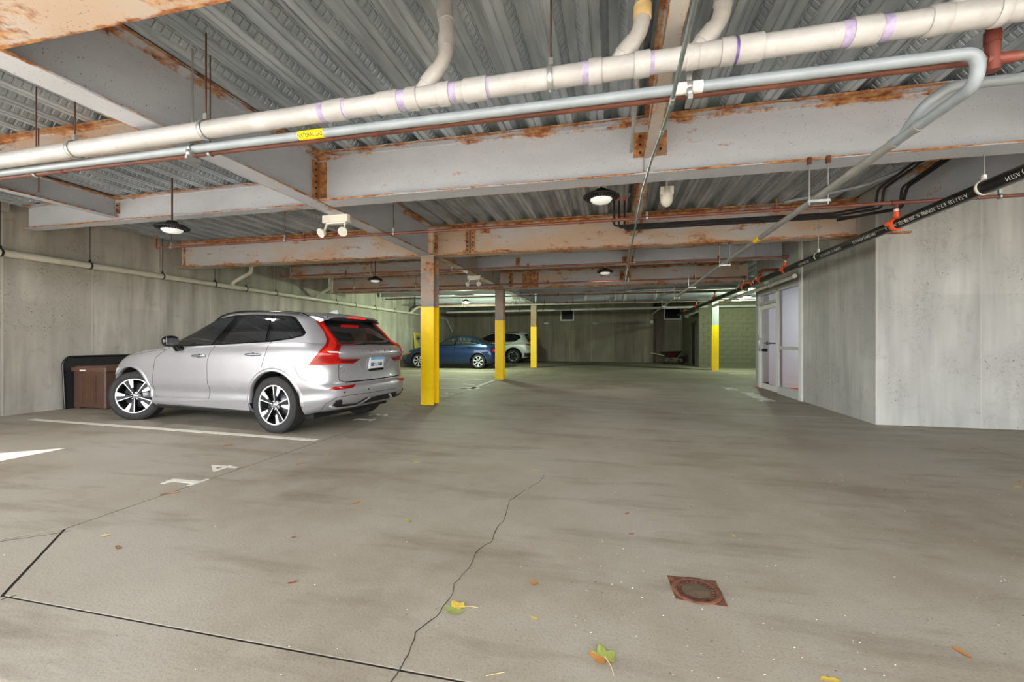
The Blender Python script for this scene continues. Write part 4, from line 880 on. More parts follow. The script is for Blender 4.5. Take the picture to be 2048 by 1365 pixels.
# ================================================================ CARS
def tab(pts):
    xs = np.array([p[0] for p in pts], float); ys = np.array([p[1] for p in pts], float)
    h = np.diff(xs); dl = np.diff(ys)/h; m = np.zeros(len(xs)); m[0] = dl[0]; m[-1] = dl[-1]
    for i in range(1, len(xs)-1): m[i] = 0 if dl[i-1]*dl[i] <= 0 else 2*dl[i-1]*dl[i]/(dl[i-1]+dl[i])
    def f(x):
        x = min(max(x, xs[0]), xs[-1]); i = min(max(int(np.searchsorted(xs, x)-1), 0), len(xs)-2); t = (x-xs[i])/h[i]
        return float((2*t**3-3*t*t+1)*ys[i]+(t**3-2*t*t+t)*h[i]*m[i]+(-2*t**3+3*t*t)*ys[i+1]+(t**3-t*t)*h[i]*m[i+1])
    return f
def shell(c, K, N1=22, N2=44, NA=16):
    # closed body shell lofted through plan outlines; local x forward, y left, z up
    xr, xf, w, zb, zt, cr = (tab(c[k]) for k in ('xr', 'xf', 'w', 'zb', 'zt', 'crown'))
    wm = tab(c['wm']) if 'wm' in c else (lambda x: 1.0)
    V = []; cols = 2*N1+N2+1; rows = []
    for k in range(K+1):
        s = c['sl'][k] if 'sl' in c else k/K
        a, b, ww, Lr, Lf = xr(s), xf(s), w(s), c['Lr'], c['Lf']; row = []
        for i in range(cols):
            if i <= N1: ph = math.pi/2*i/N1; e = c['nr']; rr = 1/((math.cos(ph)**e+math.sin(ph)**e)**(1/e)); x, y = a+Lr*(1-rr*math.cos(ph)), ww*rr*math.sin(ph)
            elif i < N1+N2: t = (i-N1)/N2; x, y = a+Lr+(b-Lf-a-Lr)*t, ww
            else: ph = math.pi/2*(1-(i-N1-N2)/N1); e = c['nf']; rr = 1/((abs(math.cos(ph))**e+math.sin(ph)**e)**(1/e)); x, y = b-Lf*(1-rr*math.cos(ph)), ww*rr*math.sin(ph)
            if i in (0, cols-1): y = 0.0
            row.append((x, y*wm(x), zb(x)+s*(zt(x)-zb(x))))
        rows.append(row)
    idx = {}
    def vid(p):
        q = (round(p[0], 5), round(p[1], 5), round(p[2], 5))
        if q not in idx: idx[q] = len(V); V.append(q)
        return idx[q]
    F = []
    def quad(a, b, c_, d):
        ids = [vid(p) for p in (a, b, c_, d)]; u = []
        for i in ids:
            if i not in u: u.append(i)
        if len(u) > 2: F.append(tuple(u))
    mir = lambda p: (p[0], -p[1], p[2])
    for k in range(K):
        for i in range(cols-1):
            a, b, c_, d = rows[k][i], rows[k][i+1], rows[k+1][i+1], rows[k+1][i]
            quad(a, d, c_, b); quad(mir(a), mir(b), mir(c_), mir(d))
    def across(p, j, top):
        t = 1-2*j/NA; y = p[1]*t
        return (p[0], y, p[2]+(cr(p[0])*(1-abs(t)**2.6)*min(1, p[1]/.25) if top else 0)) if j not in (0, NA) else ((p[0], p[1], p[2]) if j == 0 else mir(p))
    for i in range(cols-1):
        for j in range(NA):
            t0 = [across(rows[K][i], j, 1), across(rows[K][i], j+1, 1), across(rows[K][i+1], j+1, 1), across(rows[K][i+1], j, 1)]; quad(*t0)
            b0_ = [across(rows[0][i], j, 0), across(rows[0][i+1], j, 0), across(rows[0][i+1], j+1, 0), across(rows[0][i], j+1, 0)]; quad(*b0_)
    return V, F
def shell_mesh(c, K, mats, name):
    V, F = shell(c, K); me = bpy.data.meshes.new(name); me.from_pydata(V, [], F); me.validate()
    bm = bmesh.new(); bm.from_mesh(me); bmesh.ops.remove_doubles(bm, verts=bm.verts, dist=1e-4); bmesh.ops.recalc_face_normals(bm, faces=bm.faces); bm.to_mesh(me); bm.free()
    for m in mats: me.materials.append(MATS[m])
    me.polygons.foreach_set('use_smooth', [True]*len(me.polygons)); return me
def cut_arches(me, axles, r, zc, y0, mats):
    o = bpy.data.objects.new('tmp', me); COL.objects.link(o); cut = []
    for ax in axles:
        for s in (-1, 1):
            mb = MB(); seg = 56; a, b = s*y0, s*1.4
            v = []
            for y in (a, b):
                for k in range(seg): t = 2*math.pi*k/seg; v.append((ax+r*math.cos(t), y, zc+r*math.sin(t)*(1 if math.sin(t) > 0 else 1.15)))
            f = [(k, (k+1) % seg, seg+(k+1) % seg, seg+k) for k in range(seg)]+[tuple(reversed(range(seg))), tuple(range(seg, 2*seg))]
            if s < 0: f = [tuple(reversed(q)) for q in f]
            mb.add(v, f, True, 1); cm_ = mb.mesh('cut', mats)
            bm = bmesh.new(); bm.from_mesh(cm_); bmesh.ops.recalc_face_normals(bm, faces=bm.faces); bm.to_mesh(cm_); bm.free()
            co = bpy.data.objects.new('cut', cm_); COL.objects.link(co); cut.append(co)
            m = o.modifiers.new('b', 'BOOLEAN'); m.operation = 'DIFFERENCE'; m.solver = 'EXACT'; m.object = co
    dg = bpy.context.evaluated_depsgraph_get(); out = bpy.data.meshes.new_from_object(o.evaluated_get(dg))
    for q in cut+[o]: bpy.data.objects.remove(q)
    out.set_sharp_from_angle(angle=R(38)); return out
class Skin:
    def __init__(s, meshes):
        V = []; F = []
        for me in meshes:
            k = len(V); V += [v.co.copy() for v in me.vertices]; F += [tuple(k+i for i in p.vertices) for p in me.polygons]
        s.t = BVHTree.FromPolygons(V, F)
    def hit(s, p, d):
        h = s.t.ray_cast(Vector(p), Vector(d)); return h[0], h[1]
def frame(kind):
    # returns to3d(u, v) -> start point and the cast direction
    if kind == 'left': return (lambda u, v: Vector((u, 3, v))), Vector((0, -1, 0))
    if kind == 'rear': return (lambda u, v: Vector((-2, u, v))), Vector((1, 0, 0))
    if kind == 'front': return (lambda u, v: Vector((7, u, v))), Vector((-1, 0, 0))
    if kind == 'top': return (lambda u, v: Vector((u, v, 4))), Vector((0, 0, -1))
    if kind == 'corner':                          # looking at the rear left corner; u = distance along the corner, growing towards the rear middle
        d = Vector((1, -1, 0)).normalized(); e = Vector((-1, -1, 0)).normalized(); return (lambda u, v: Vector((0, .9, v))+e*u-d*4), d
    if kind == 'fcorner':
        d = Vector((-1, -1, 0)).normalized(); e = Vector((1, -1, 0)).normalized(); return (lambda u, v: Vector((4.6, .9, v))+e*u-d*4), d
def densify(poly, step, closed=True):
    out = []; n = len(poly)
    for i in range(n if closed else n-1):
        a, b = Vector(poly[i]), Vector(poly[(i+1) % n]); k = max(1, int((b-a).length/step))
        out += [a.lerp(b, j/k) for j in range(k)]
    if not closed: out.append(Vector(poly[-1]))
    return out
def smooth_poly(poly, rad=.03, skip=()):
    out = []; n = len(poly)
    for i in range(n):
        a, b, c = Vector(poly[i-1]), Vector(poly[i]), Vector(poly[(i+1) % n]); r = 0 if i in skip else min(rad, (a-b).length*.45, (c-b).length*.45)
        if r < .002: out.append(b); continue
        p0, p1 = b+(a-b).normalized()*r, b+(c-b).normalized()*r
        for k in range(5): t = k/4; out.append(p0*(1-t)**2+b*2*t*(1-t)+p1*t*t)
    return out
def patch(skin, kind, poly, off, mat, name, par, rad=.02, step=.045, mirror=False, thick=.012, both=False):
    fn, d = frame(kind); pl = densify(smooth_poly(poly, rad), step); n = len(pl)
    xs = [p.x for p in pl]; ys = [p.y for p in pl]; pts = [Vector((p.x, p.y)) for p in pl]
    x = min(xs)+step/2
    while x < max(xs):
        y = min(ys)+step/2
        while y < max(ys): pts.append(Vector((x, y))); y += step
        x += step
    r = geometry.delaunay_2d_cdt(pts, [], [list(range(n))], 1, 1e-5)
    vv, ff, ov = r[0], r[2], r[3]
    P = []; last = None
    for p in vv:
        q = fn(p.x, p.y); h, nn = skin.hit(q, d)
        if h is None: P.append(None)
        else: P.append(h-d*off+ (nn*off*.6 if nn.dot(d) < 0 else Vector()))
    faces = [f for f in ff if all(P[i] is not None for i in f)]
    P = [p if p is not None else Vector((0, 0, 0)) for p in P]
    # orient towards the viewer side and add a skirt so that it is a solid piece
    out = []
    for f in faces:
        a, b, c = P[f[0]], P[f[1]], P[f[2]]
        out.append(tuple(f) if (b-a).cross(c-a).dot(d) < 0 else tuple(reversed(f)))
    ec = {}
    for f in out:
        for i in range(len(f)): e = (f[i], f[(i+1) % len(f)]); ec[e] = 1
    bd = [e for e in ec if (e[1], e[0]) not in ec]; V = list(P); mp = {}
    for e in bd:
        for i in e:
            if i not in mp: mp[i] = len(V); V.append(P[i]+d*(thick+off))
    sk = [(a, mp[a], mp[b], b) for a, b in bd]
    used = sorted({i for f in out+sk for i in f}); rm = {i: k for k, i in enumerate(used)}; V = [V[i] for i in used]
    out = [tuple(rm[i] for i in f) for f in out]; sk = [tuple(rm[i] for i in f) for f in sk]; me = []
    for sgn in ((1, -1) if both else ((-1,) if mirror else (1,))):
        mb = MB(); mb.add([(v.x, v.y*sgn, v.z) for v in V], [f if sgn > 0 else tuple(reversed(f)) for f in out], True); k = len(mb.f)
        for q in sk: mb.f.append(q if sgn > 0 else tuple(reversed(q))); mb.smooth.append(False); mb.mi.append(0)
        ob = mb.build(name, mat, par); ob.data.set_sharp_from_angle(angle=R(45)); me.append(ob)
    return me[0]
def seam(skin, kind, line, w, mat, name, par, off=.0015, both=False):
    fn, d = frame(kind); pl = densify(line, .03, False); Q = []
    for p in pl:
        h, nn = skin.hit(fn(p.x, p.y), d)
        if h is not None: Q.append((h-d*off, nn if nn.dot(d) < 0 else -d))
    if len(Q) < 2: return
    for sgn in ((1, -1) if both else (1,)):
        v = []; f = []
        for i, (q, nn) in enumerate(Q):
            t = (Q[min(i+1, len(Q)-1)][0]-Q[max(i-1, 0)][0]).normalized(); s = nn.cross(t).normalized()*w/2
            for p in (q+s, q-s, q-s-nn*.006, q+s-nn*.006): v.append((p.x, p.y*sgn, p.z))
        for i in range(len(Q)-1):
            a, b = i*4, i*4+4
            for j in range(4): f.append((a+j, b+j, b+(j+1) % 4, a+(j+1) % 4))
        MB().add(v, f).build(name, mat, par)
def paint(name, rgb, rough=.28, flake=.08, metal=.55):
    t = NT(name); c = srgb(*rgb); v = t.coord(); n = t.noise(v, 3, 2)
    t.base(t.ramp(n, [(.3, tuple(x*(1-flake) for x in c[:3])), (.7, c)])); t.rough(rough, metal, .5, .8)
paint('paint_silver', (176, 174, 178), .34); paint('paint_blue', (16, 46, 84), .30); paint('paint_white', (206, 210, 206), .35, metal=.1)
def m_carglass():
    t = NT('car_glass'); t.base((.012, .013, .014, 1)); t.rough(.04, 0, .8)
m_carglass()
plain('gloss_black', (10, 10, 12), .12, 0, .6); plain('trim_black', (22, 22, 23), .55, var=.2); plain('arch_liner', (16, 16, 16), .9, var=.3); plain('tyre_rubber', (40, 38, 38), .8, var=.2, scale=20, bump=.3)
plain('rim_bright', (226, 226, 228), .28, .6, var=.03); plain('rim_dark', (22, 22, 24), .35, .3, var=.1); plain('disc_steel', (120, 120, 124), .35, .8)
plain('lamp_red', (158, 14, 10), .18, 0, .5, .1, var=.25, scale=5); plain('lamp_red_bright', (214, 40, 24), .18, 0, .5, .1, var=.1); plain('lamp_red_dark', (92, 10, 14), .15, 0, .6, .6); plain('lamp_clear', (226, 228, 230), .1, 0, .7); plain('lamp_amber', (220, 140, 60), .15)
plain('chrome', (220, 222, 226), .12, .95, var=.03); plain('brake_strip', (250, 30, 20), .2, emit=((255, 30, 20), .6)); plain('plate_white', (232, 236, 240), .4, var=.02); plain('plate_blue', (120, 190, 236), .4, var=.1); plain('plate_ink', (20, 30, 70), .4)

def wheel(par, x, y, z, r, width, rim_r, style, steer=0.0, spin=0.0, name='wheel'):
    # wheel axis along local y; y>0 side shows its face to +y
    w = empty(name, (x, y, z), (0, 0, steer)); w.parent = par; s = 1 if y > 0 else -1; hw = width/2
    MB().lathe([(rim_r*.98, -hw*.78), (rim_r+.012, -hw*.9), (r*.86, -hw*1.0), (r*.955, -hw*.88), (r*.985, -hw*.72), (r*.985, hw*.72), (r*.955, hw*.88), (r*.86, hw*1.0), (rim_r+.012, hw*.9), (rim_r*.98, hw*.78)], 64, 'Y').build('tyre', 'tyre_rubber', w)
    nt = 76; tb = MB()
    for k in range(nt):
        a = 2*math.pi*k/nt
        for y0, y1, sh in ((-hw*.86, -hw*.42, .03), (-hw*.36, -hw*.03, -.02), (hw*.03, hw*.36, .02), (hw*.42, hw*.86, -.03)):
            da = .035
            v = []
            for rr in (r*.97, r):
                for yy, aa in ((y0, a-da+sh), (y1, a-da), (y1, a+da), (y0, a+da+sh)):
                    rq = rr*(1-.022*(abs(yy)/hw)**6) if rr == r else rr
                    v.append((rq*math.cos(aa), yy, rq*math.sin(aa)))
            tb.add(v, [(4, 5, 6, 7), (0, 1, 5, 4), (1, 2, 6, 5), (2, 3, 7, 6), (3, 0, 4, 7)])
    tb.build('tread', 'tyre_rubber', w)
    f = s*hw
    MB().lathe([(rim_r, f*.88), (rim_r*.97, f*.86), (rim_r*.93, f*.55), (rim_r*.9, -f*.6), (0, -f*.6)], 48, 'Y').build('rim_barrel', 'rim_dark', w)
    MB().lathe([(rim_r*1.03, f*.84), (rim_r*1.035, f*.92), (rim_r*.985, f*.95), (rim_r*.955, f*.90), (rim_r*.955, f*.8)], 64, 'Y').build('rim_lip', 'rim_bright', w)
    MB().lathe([(.0, f*.25), (rim_r*.72, f*.25), (rim_r*.72, f*.1), (0, f*.1)], 32, 'Y').build('brake_disc', 'disc_steel', w)
    def blade(pts, y0, y1, m, nm):                 # pts polar (radius, angle) polygon on the face
        n = len(pts); P = [(q[0]*rim_r*math.cos(q[1]), q[0]*rim_r*math.sin(q[1])) for q in pts]; dish = lambda q: f*(.86-.10*(1-q[0])**1.5)
        v = [(p[0], dish(q)+s*y1, p[1]) for p, q in zip(P, pts)]+[(p[0], dish(q)+s*y0, p[1]) for p, q in zip(P, pts)]
        fc = [tuple(range(n)), tuple(reversed(range(n, 2*n)))]+[(i, n+i, n+(i+1) % n, (i+1) % n) for i in range(n)]
        bm = MB().add(v, fc if s < 0 else [tuple(reversed(q)) for q in fc]); bm.build(nm, m, w)
    for k in range(5 if style != 'seven' else 7):
        a = spin+2*math.pi*k/(5 if style != 'seven' else 7)
        if style == 'five':
            blade([(.13, a-.25), (.20, a+.20), (.96, a+.42), (.97, a-.14)], -.05, 0, 'rim_dark', 'spoke')
            blade([(.16, a-.16), (.17, a+.02), (.97, a-.075), (.98, a-.135)], 0, .006, 'rim_bright', 'spoke_face')
            blade([(.50, a+.20), (.50, a+.42), (.975, a+.46), (.985, a+.20)], 0, .006, 'rim_bright', 'spoke_blade')
        elif style == 'seven': blade([(.12, a-.42), (.12, a+.42), (.5, a+.12), (.97, a+.19), (.97, a-.19), (.5, a-.12)], -.03, .004, 'rim_bright', 'spoke')
        else:
            for q in (-.22, .22): blade([(.13, a+q-.25), (.13, a+q+.25), (.97, a+q+.05), (.97, a+q-.05)], -.04, .004, 'rim_dark', 'spoke')
            blade([(.82, a-.17), (.82, a+.17), (.96, a+.15), (.96, a-.15)], 0, .008, 'rim_bright', 'spoke_face')
    MB().lathe([(0, f*.84), (.03, f*.83), (.034, f*.78), (.07, f*.7), (.075, f*.5)], 20, 'Y').build('hub_cap', 'chrome' if style == 'five' else 'rim_dark', w)
    if style == 'five':
        for k in range(5): a = spin+.6+2*math.pi*k/5; MB().lathe([(0, f*.80), (.009, f*.79), (.010, f*.6)], 8, 'Y', (.057*math.cos(a), 0, .057*math.sin(a))).build('lug_nut', 'chrome', w)
    return w
def arch_lip(skin, par, ax, zc, r, w, mat, a0, a1, name='wheel_arch'):
    for sgn in (1, -1):
        v = []; f = []; n = 44; m = 6
        for k in range(n+1):
            a = R(a0)+(R(a1)-R(a0))*k/n; base = None
            for j in range(m):
                rr = r+(w)*j/(m-1); x, z = ax+rr*math.cos(a), zc+rr*math.sin(a)
                h, nn = skin.hit((x if j else ax+(r+.004)*math.cos(a), 3, z if j else zc+(r+.004)*math.sin(a)), (0, -1, 0)); y = h.y if h is not None else (base if base else .9)
                base = y; prof = [.006, .010, .010, .007, .003, -.004][j]
                v.append((x, (y+prof)*sgn, z))
            v.append((v[-m][0], v[-m][1]-sgn*.05, v[-m][2]))
        q = m+1
        for k in range(n):
            for j in range(m-1): a, b = k*q+j, (k+1)*q+j; f.append((a, a+1, b+1, b) if sgn < 0 else (a, b, b+1, a+1))
            a, b = k*q, (k+1)*q; f.append((a+m, a, b, b+m) if sgn < 0 else (a, a+m, b+m, b))
        MB().add(v, f, True).build(name, mat, par)

# ---------------------------------------------------------------- silver SUV
def silver_suv():
    lower = dict(xr=[(0, .16), (.06, .07), (.15, .015), (.28, 0), (.36, .010), (.41, .055), (.50, .075), (.62, .085), (.78, .065), (.86, .035), (.95, .06), (1, .13)],
                 xf=[(0, 4.60), (.2, 4.69), (.5, 4.708), (.8, 4.66), (1, 4.54)],
                 w=[(0, .83), (.05, .875), (.12, .905), (.18, .918), (.27, .912), (.38, .938), (.50, .946), (.70, .946), (.82, .938), (.92, .918), (1, .872)],
                 zb=[(0, .315), (.35, .29), (.6, .25), (4.0, .24), (4.4, .26), (4.71, .32)],
                 zt=[(0, 1.12), (.3, 1.175), (.7, 1.185), (1.2, 1.165), (2.0, 1.13), (2.9, 1.10), (3.4, 1.085), (3.9, 1.01), (4.4, .92), (4.71, .84)],
                 crown=[(0, .0), (.4, .02), (3.0, .05), (3.4, .07), (4.2, .055), (4.7, .02)], wm=[(0, .965), (.5, 1.0), (1.2, 1.0), (3.4, .985), (4.0, .985), (4.71, .95)],
                 Lr=.50, Lf=.95, nr=3.4, nf=2.9)
    green = dict(xr=[(0, .13), (.2, .18), (.6, .325), (1, .52)], xf=[(0, 3.86), (.25, 3.56), (.6, 3.08), (1, 2.50)], w=[(0, .880), (.18, .864), (.5, .812), (.8, .742), (.93, .700), (1, .650)],
                 zb=[(0, 1.07), (4, 1.02)], zt=[(.3, 1.48), (.6, 1.525), (.9, 1.56), (1.8, 1.595), (2.3, 1.570), (2.8, 1.48), (3.4, 1.38)],
                 crown=[(.4, .02), (.7, .05), (1.2, .060), (1.9, .062), (2.4, .055), (2.7, .045)], wm=[(0, .93), (.8, .985), (1.6, 1.0), (3, .985), (3.9, .95)], Lr=.42, Lf=.60, nr=3.8, nf=2.6)
    t = thing('silver_suv', 'silver grey SUV parked nose to the left wall, tail towards the nearest yellow column', 'car', (-3.195, 5.55, 0), (0, 0, R(173.8))); t.scale = (.985,)*3
    AX = (.971, 3.836); ZW = .37
    lo = shell_mesh(lower, 30, ['paint_silver', 'arch_liner'], 'body'); skin0 = Skin([lo])
    gr = shell_mesh(green, 22, ['paint_silver'], 'roof'); sk = Skin([lo, gr])
    lo2 = cut_arches(lo, AX, .440, ZW+.005, .56, ['paint_silver', 'arch_liner'])
    link(lo2, 'body', t); link(gr, 'roof', t)
    for ax in AX: arch_lip(skin0, t, ax, ZW+.005, .437, .055, 'paint_silver', 0, 180)
    # underside and sill
    MB().box((.45, -.78, .20), (4.3, .78, .30)).build('underbody', 'arch_liner', t)
    for s in (1, -1):
        pf = [(1.42, .27), (1.43, .40), (1.55, .41), (3.30, .375), (3.36, .32), (3.34, .28)]
        pp = [(x, s*(.925 if z > .3 else .90), z) for x, z in pf]+[(x, s*.8, z) for x, z in pf]; n = len(pf)
        MB().add(pp, [tuple(range(n)) if s < 0 else tuple(reversed(range(n))), tuple(range(n, 2*n))]+[(i, (i+1) % n, n+(i+1) % n, n+i) for i in range(n)]).build('sill', 'paint_silver', t)
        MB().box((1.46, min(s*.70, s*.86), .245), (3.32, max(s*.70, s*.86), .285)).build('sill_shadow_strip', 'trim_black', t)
    # side glass
    dlo = [(3.10, 1.118), (2.1, 1.150), (1.1, 1.196), (.78, 1.235), (.60, 1.275), (.575, 1.315), (.735, 1.455), (.84, 1.525), (.95, 1.550), (1.6, 1.582), (1.95, 1.575), (2.26, 1.535), (2.64, 1.425), (3.02, 1.265), (3.22, 1.15)]
    patch(sk, 'left', dlo, .003, 'gloss_black', 'window_surround', t, .03, both=True)
    patch(sk, 'left', [(3.02, 1.135), (2.17, 1.162), (1.90, 1.555), (2.24, 1.515), (2.60, 1.410), (2.98, 1.250), (3.10, 1.165)], .007, 'car_glass', 'front_door_glass', t, .02, both=True)
    patch(sk, 'left', [(1.99, 1.170), (1.19, 1.206), (1.235, 1.552), (1.60, 1.562), (1.73, 1.560)], .007, 'car_glass', 'rear_door_glass', t, .02, both=True)
    patch(sk, 'left', [(1.135, 1.210), (.79, 1.250), (.635, 1.285), (.615, 1.315), (.765, 1.445), (.86, 1.505), (.95, 1.530), (1.165, 1.545)], .007, 'car_glass', 'quarter_glass', t, .03, both=True)
    # windscreen and tailgate glass
    patch(sk, 'front', [(-.72, 1.16), (.72, 1.16), (.55, 1.54), (-.55, 1.54)], .006, 'car_glass', 'windscreen', t, .08, .07)
    rg = [(-.68, 1.165), (-.60, 1.150), (.60, 1.150), (.68, 1.165), (.60, 1.30), (.53, 1.495), (-.53, 1.495), (-.60, 1.30)]
    patch(sk, 'rear', rg, .006, 'car_glass', 'rear_glass', t, .03)
    # spoiler
    sp = MB(); n = 18; v = []
    for i in range(n+1):
        y = -.60+1.2*i/n; e = 1-abs(y/.60)**4; xb, xt = .86, .40+.05*(1-e)
        z0 = 1.545+.05*e-(.012 if abs(y) > .5 else 0)
        for x, z in ((xb, z0+.022), (.62, z0+.010), (xt+.02, z0-.024), (xt, z0-.052), (xt+.06, z0-.066), (.66, z0-.06)): v.append((x, y, z))
    m = 6
    sp.add(v, [(i*m+j, (i+1)*m+j, (i+1)*m+j+1, i*m+j+1) for i in range(n) for j in range(m-1)]+[tuple(range(m)), tuple(reversed(range(n*m, n*m+m)))], True)
    so_ = sp.build('spoiler', 'paint_silver', t); so_.data.set_sharp_from_angle(angle=R(35))
    MB().box((.45, -.55, 1.490), (.60, .55, 1.540)).build('spoiler_underside', 'gloss_black', t)
    MB().box((.402, -.19, 1.532), (.44, .19, 1.549)).build('brake_light', 'brake_strip', t)
    # tail lights: tall blade beside the glass, kink at the shoulder, foot on the tailgate
    TL = [(-.205, 1.477), (-.120, 1.48), (-.045, 1.358), (.040, 1.228), (.092, 1.143), (.056, 1.072), (.050, 1.01), (.075, .977), (.340, .966), (.241, .905), (.072, .910), (-.297, .907), (-.242, .984), (-.169, 1.085), (-.096, 1.165), (-.080, 1.228), (-.111, 1.324)]
    patch(sk, 'corner', TL, .010, 'lamp_red', 'tail_light', t, .008, .028, both=True, thick=.03)
    patch(sk, 'corner', [(-.150, 1.456), (-.100, 1.400), (-.02, 1.28), (.024, 1.205), (.034, 1.155), (.0, 1.10), (-.15, 1.03), (-.24, .95), (-.265, .925), (-.19, 1.03), (-.07, 1.135), (-.044, 1.228), (-.092, 1.33)], .015, 'lamp_red_bright', 'light_band', t, .006, .028, both=True)
    patch(sk, 'corner', [(-.085, 1.078), (.048, 1.070), (.047, 1.055), (-.06, 1.058)], .017, 'lamp_clear', 'clear_strip', t, .003, .02, both=True)
    patch(sk, 'corner', [(.085, .958), (.305, .952), (.24, .925), (.085, .925)], .015, 'lamp_red_dark', 'dark_lens', t, .004, .028, both=True)
    patch(sk, 'corner', [(-.26, .930), (.06, .928), (.235, .920), (.23, .912), (.07, .916), (-.28, .914)], .0155, 'lamp_red_bright', 'light_foot', t, .002, .028, both=True)
    patch(sk, 'corner', [(-.086, .590), (-.01, .621), (.276, .629), (.231, .592), (.028, .584)], .007, 'lamp_red', 'reflector', t, .006, .03, both=True)
    # tailgate details
    for s_ in (1, -1): seam(sk, 'rear', [(s_*.36, .93), (s_*.30, .83), (s_*.27, .812)], .012, 'paint_silver', 'recess_edge', t, .005); seam(sk, 'rear', [(s_*.205, .965), (s_*.195, .82)], .012, 'paint_silver', 'recess_edge', t, .006)
    patch(sk, 'rear', [(-.155, .812), (.155, .812), (.155, .978), (-.155, .978)], .010, 'plate_white', 'licence_plate', t, .006)
    patch(sk, 'rear', [(-.150, .945), (.150, .945), (.150, .975), (-.150, .975)], .0125, 'plate_blue', 'plate_band', t, .004)
    patch(sk, 'rear', [(-.16, .788), (.16, .788), (.16, .822), (-.16, .822)], .0145, 'gloss_black', 'plate_frame', t, .004)
    MR = Matrix(((0, 0, -1, 0), (-1, 0, 0, 0), (0, 1, 0, 0), (0, 0, 0, 1)))     # text facing the rear: right = -y, up = z
    def rear_text(s, y, z, size, m, nm, sq=1, dp=.0012, off=.015):
        h, nn = sk.hit((-2, y, z), (1, 0, 0)); text(s, size, dp, m, nm, t, Matrix.Translation((h.x-off, y, z)) @ MR, squeeze=sq, bold=.014)
    rear_text('BE\u00b717108', 0, .883, .094, 'plate_ink', 'plate_number', .70, .0015, .019)
    for k, ch in enumerate('VOLVO'): rear_text(ch, .32-.16*k, 1.075, .050, 'chrome', 'badge_letter', 1.5, .003, .005)
    rear_text('XC60', .605, .868, .046, 'chrome', 'badge', 1.35, .003, .005); rear_text('AWD', .60, .828, .042, 'chrome', 'badge', 1.3, .003, .005)
    seam(sk, 'rear', [(.68, .90), (.68, .70), (.62, .675), (.0, .670), (-.62, .675), (-.68, .70), (-.68, .90)], .006, 'gloss_black', 'tailgate_gap', t)
    seam(sk, 'rear', [(.60, .668), (0, .663), (-.60, .668)], .012, 'gloss_black', 'bumper_step', t, .002)
    # lower bumper: black diffuser and exhaust trims
    patch(sk, 'rear', [(-.50, .345), (.28, .345), (.22, .425), (-.44, .44)], .004, 'trim_black', 'diffuser', t, .01)
    MB().box((.36, -.55, .24), (.6, .45, .315)).build('diffuser_under', 'trim_black', t)
    patch(sk, 'rear', [(.755, .450), (.690, .455), (.665, .388), (.42, .374), (.30, .435), (.22, .435), (.40, .350), (.70, .352), (.765, .380)], .006, 'trim_black', 'exhaust_slot', t, .003, .025, both=True)
    patch(sk, 'rear', [(.785, .372), (.71, .335), (.40, .333), (.205, .425), (.24, .435), (.41, .352), (.70, .354), (.765, .385)], .011, 'rim_bright', 'exhaust_trim', t, .002, .02, both=True)
    seam(sk, 'corner', [(-.164, .305), (-.103, .41), (.029, .487), (.232, .502), (.461, .495), (.93, .49)], .005, 'gloss_black', 'bumper_gap', t)
    for y in (.66, .25): h, nn = sk.hit((-2, y, .545), (1, 0, 0)); MB().lathe([(0, -.004), (.011, -.003), (.012, .002)], 12, 'X', (h.x, y, .545)).build('parking_sensor', 'trim_black', t)
    # shut lines
    L_ = lambda pts, w=.005, nm='door_gap': seam(sk, 'left', pts, w, 'gloss_black', nm, t, both=True)
    L_([(3.06, 1.115), (3.26, .96), (3.32, .60), (3.30, .40), (3.26, .38)]); L_([(2.12, 1.14), (2.17, .94), (2.165, .62), (2.14, .56), (2.18, .37)]); L_([(1.10, 1.20), (1.10, 1.05), (1.16, .86)]); L_([(1.45, .385), (3.26, .375)], .004)
    L_([(1.165, 1.5), (1.14, 1.21)], .004); L_([(.60, .88), (.56, .80), (.50, .735), (.40, .70)], .004, 'panel_gap'); L_([(4.1, .93), (3.9, .985), (3.4, 1.06), (3.1, 1.09)], .004, 'bonnet_gap')
    # swage lines, pressed ridges
    for pts in ([(3.25, .58), (2.2, .60), (1.75, .60), (1.50, .50)],): seam(sk, 'left', pts, .012, 'paint_silver', 'swage_line', t, .006, both=True)
    # handles, mirrors, rails, antenna
    for s in (1, -1):
        for x, zh in ((2.34, 1.0), (1.32, 1.03)):
            h, nn = sk.hit((x, 3, zh), (0, -1, 0)); y = h.y
            hd = MB(); pts = [(x-.13, s*(y+.01), zh), (x-.10, s*(y+.038), zh+.004), (x+.08, s*(y+.042), zh), (x+.13, s*(y+.01), zh-.004)]
            hd.tube(pts, [.012, .016, .016, .012], 10, .03).build('door_handle', 'chrome', t)
            MB().lathe([(0, 0), (.04, .0), (.045, -.004)], 16, 'Y', (x, s*(y+.004), zh-.018)).build('handle_recess', 'trim_black', t)
        MB().tube([(2.75, s*.88, 1.10), (2.75, s*.96, 1.09), (2.74, s*1.0, 1.15)], [.035, .03, .03], 10).build('mirror_stalk', 'gloss_black', t)
        mm = bpy.data.meshes.new('mirror'); bm = bmesh.new(); bmesh.ops.create_uvsphere(bm, u_segments=20, v_segments=12, radius=1)
        for v in bm.verts:
            x, y, z = v.co; e = .7; f_ = lambda q: math.copysign(abs(q)**e, q); v.co = (2.75+f_(x)*.075*(1 if x > 0 else .55), s*(1.04+f_(y)*.105), 1.205+f_(z)*.078)
        bm.to_mesh(mm); bm.free(); mm.materials.append(MATS['gloss_black']); mm.polygons.foreach_set('use_smooth', [True]*len(mm.polygons)); link(mm, 'mirror', t)
        MB().box((2.705, min(s*.96, s*1.12), 1.16), (2.715, max(s*.96, s*1.12), 1.25)).build('mirror_glass', 'chrome', t)
        rl_ = []
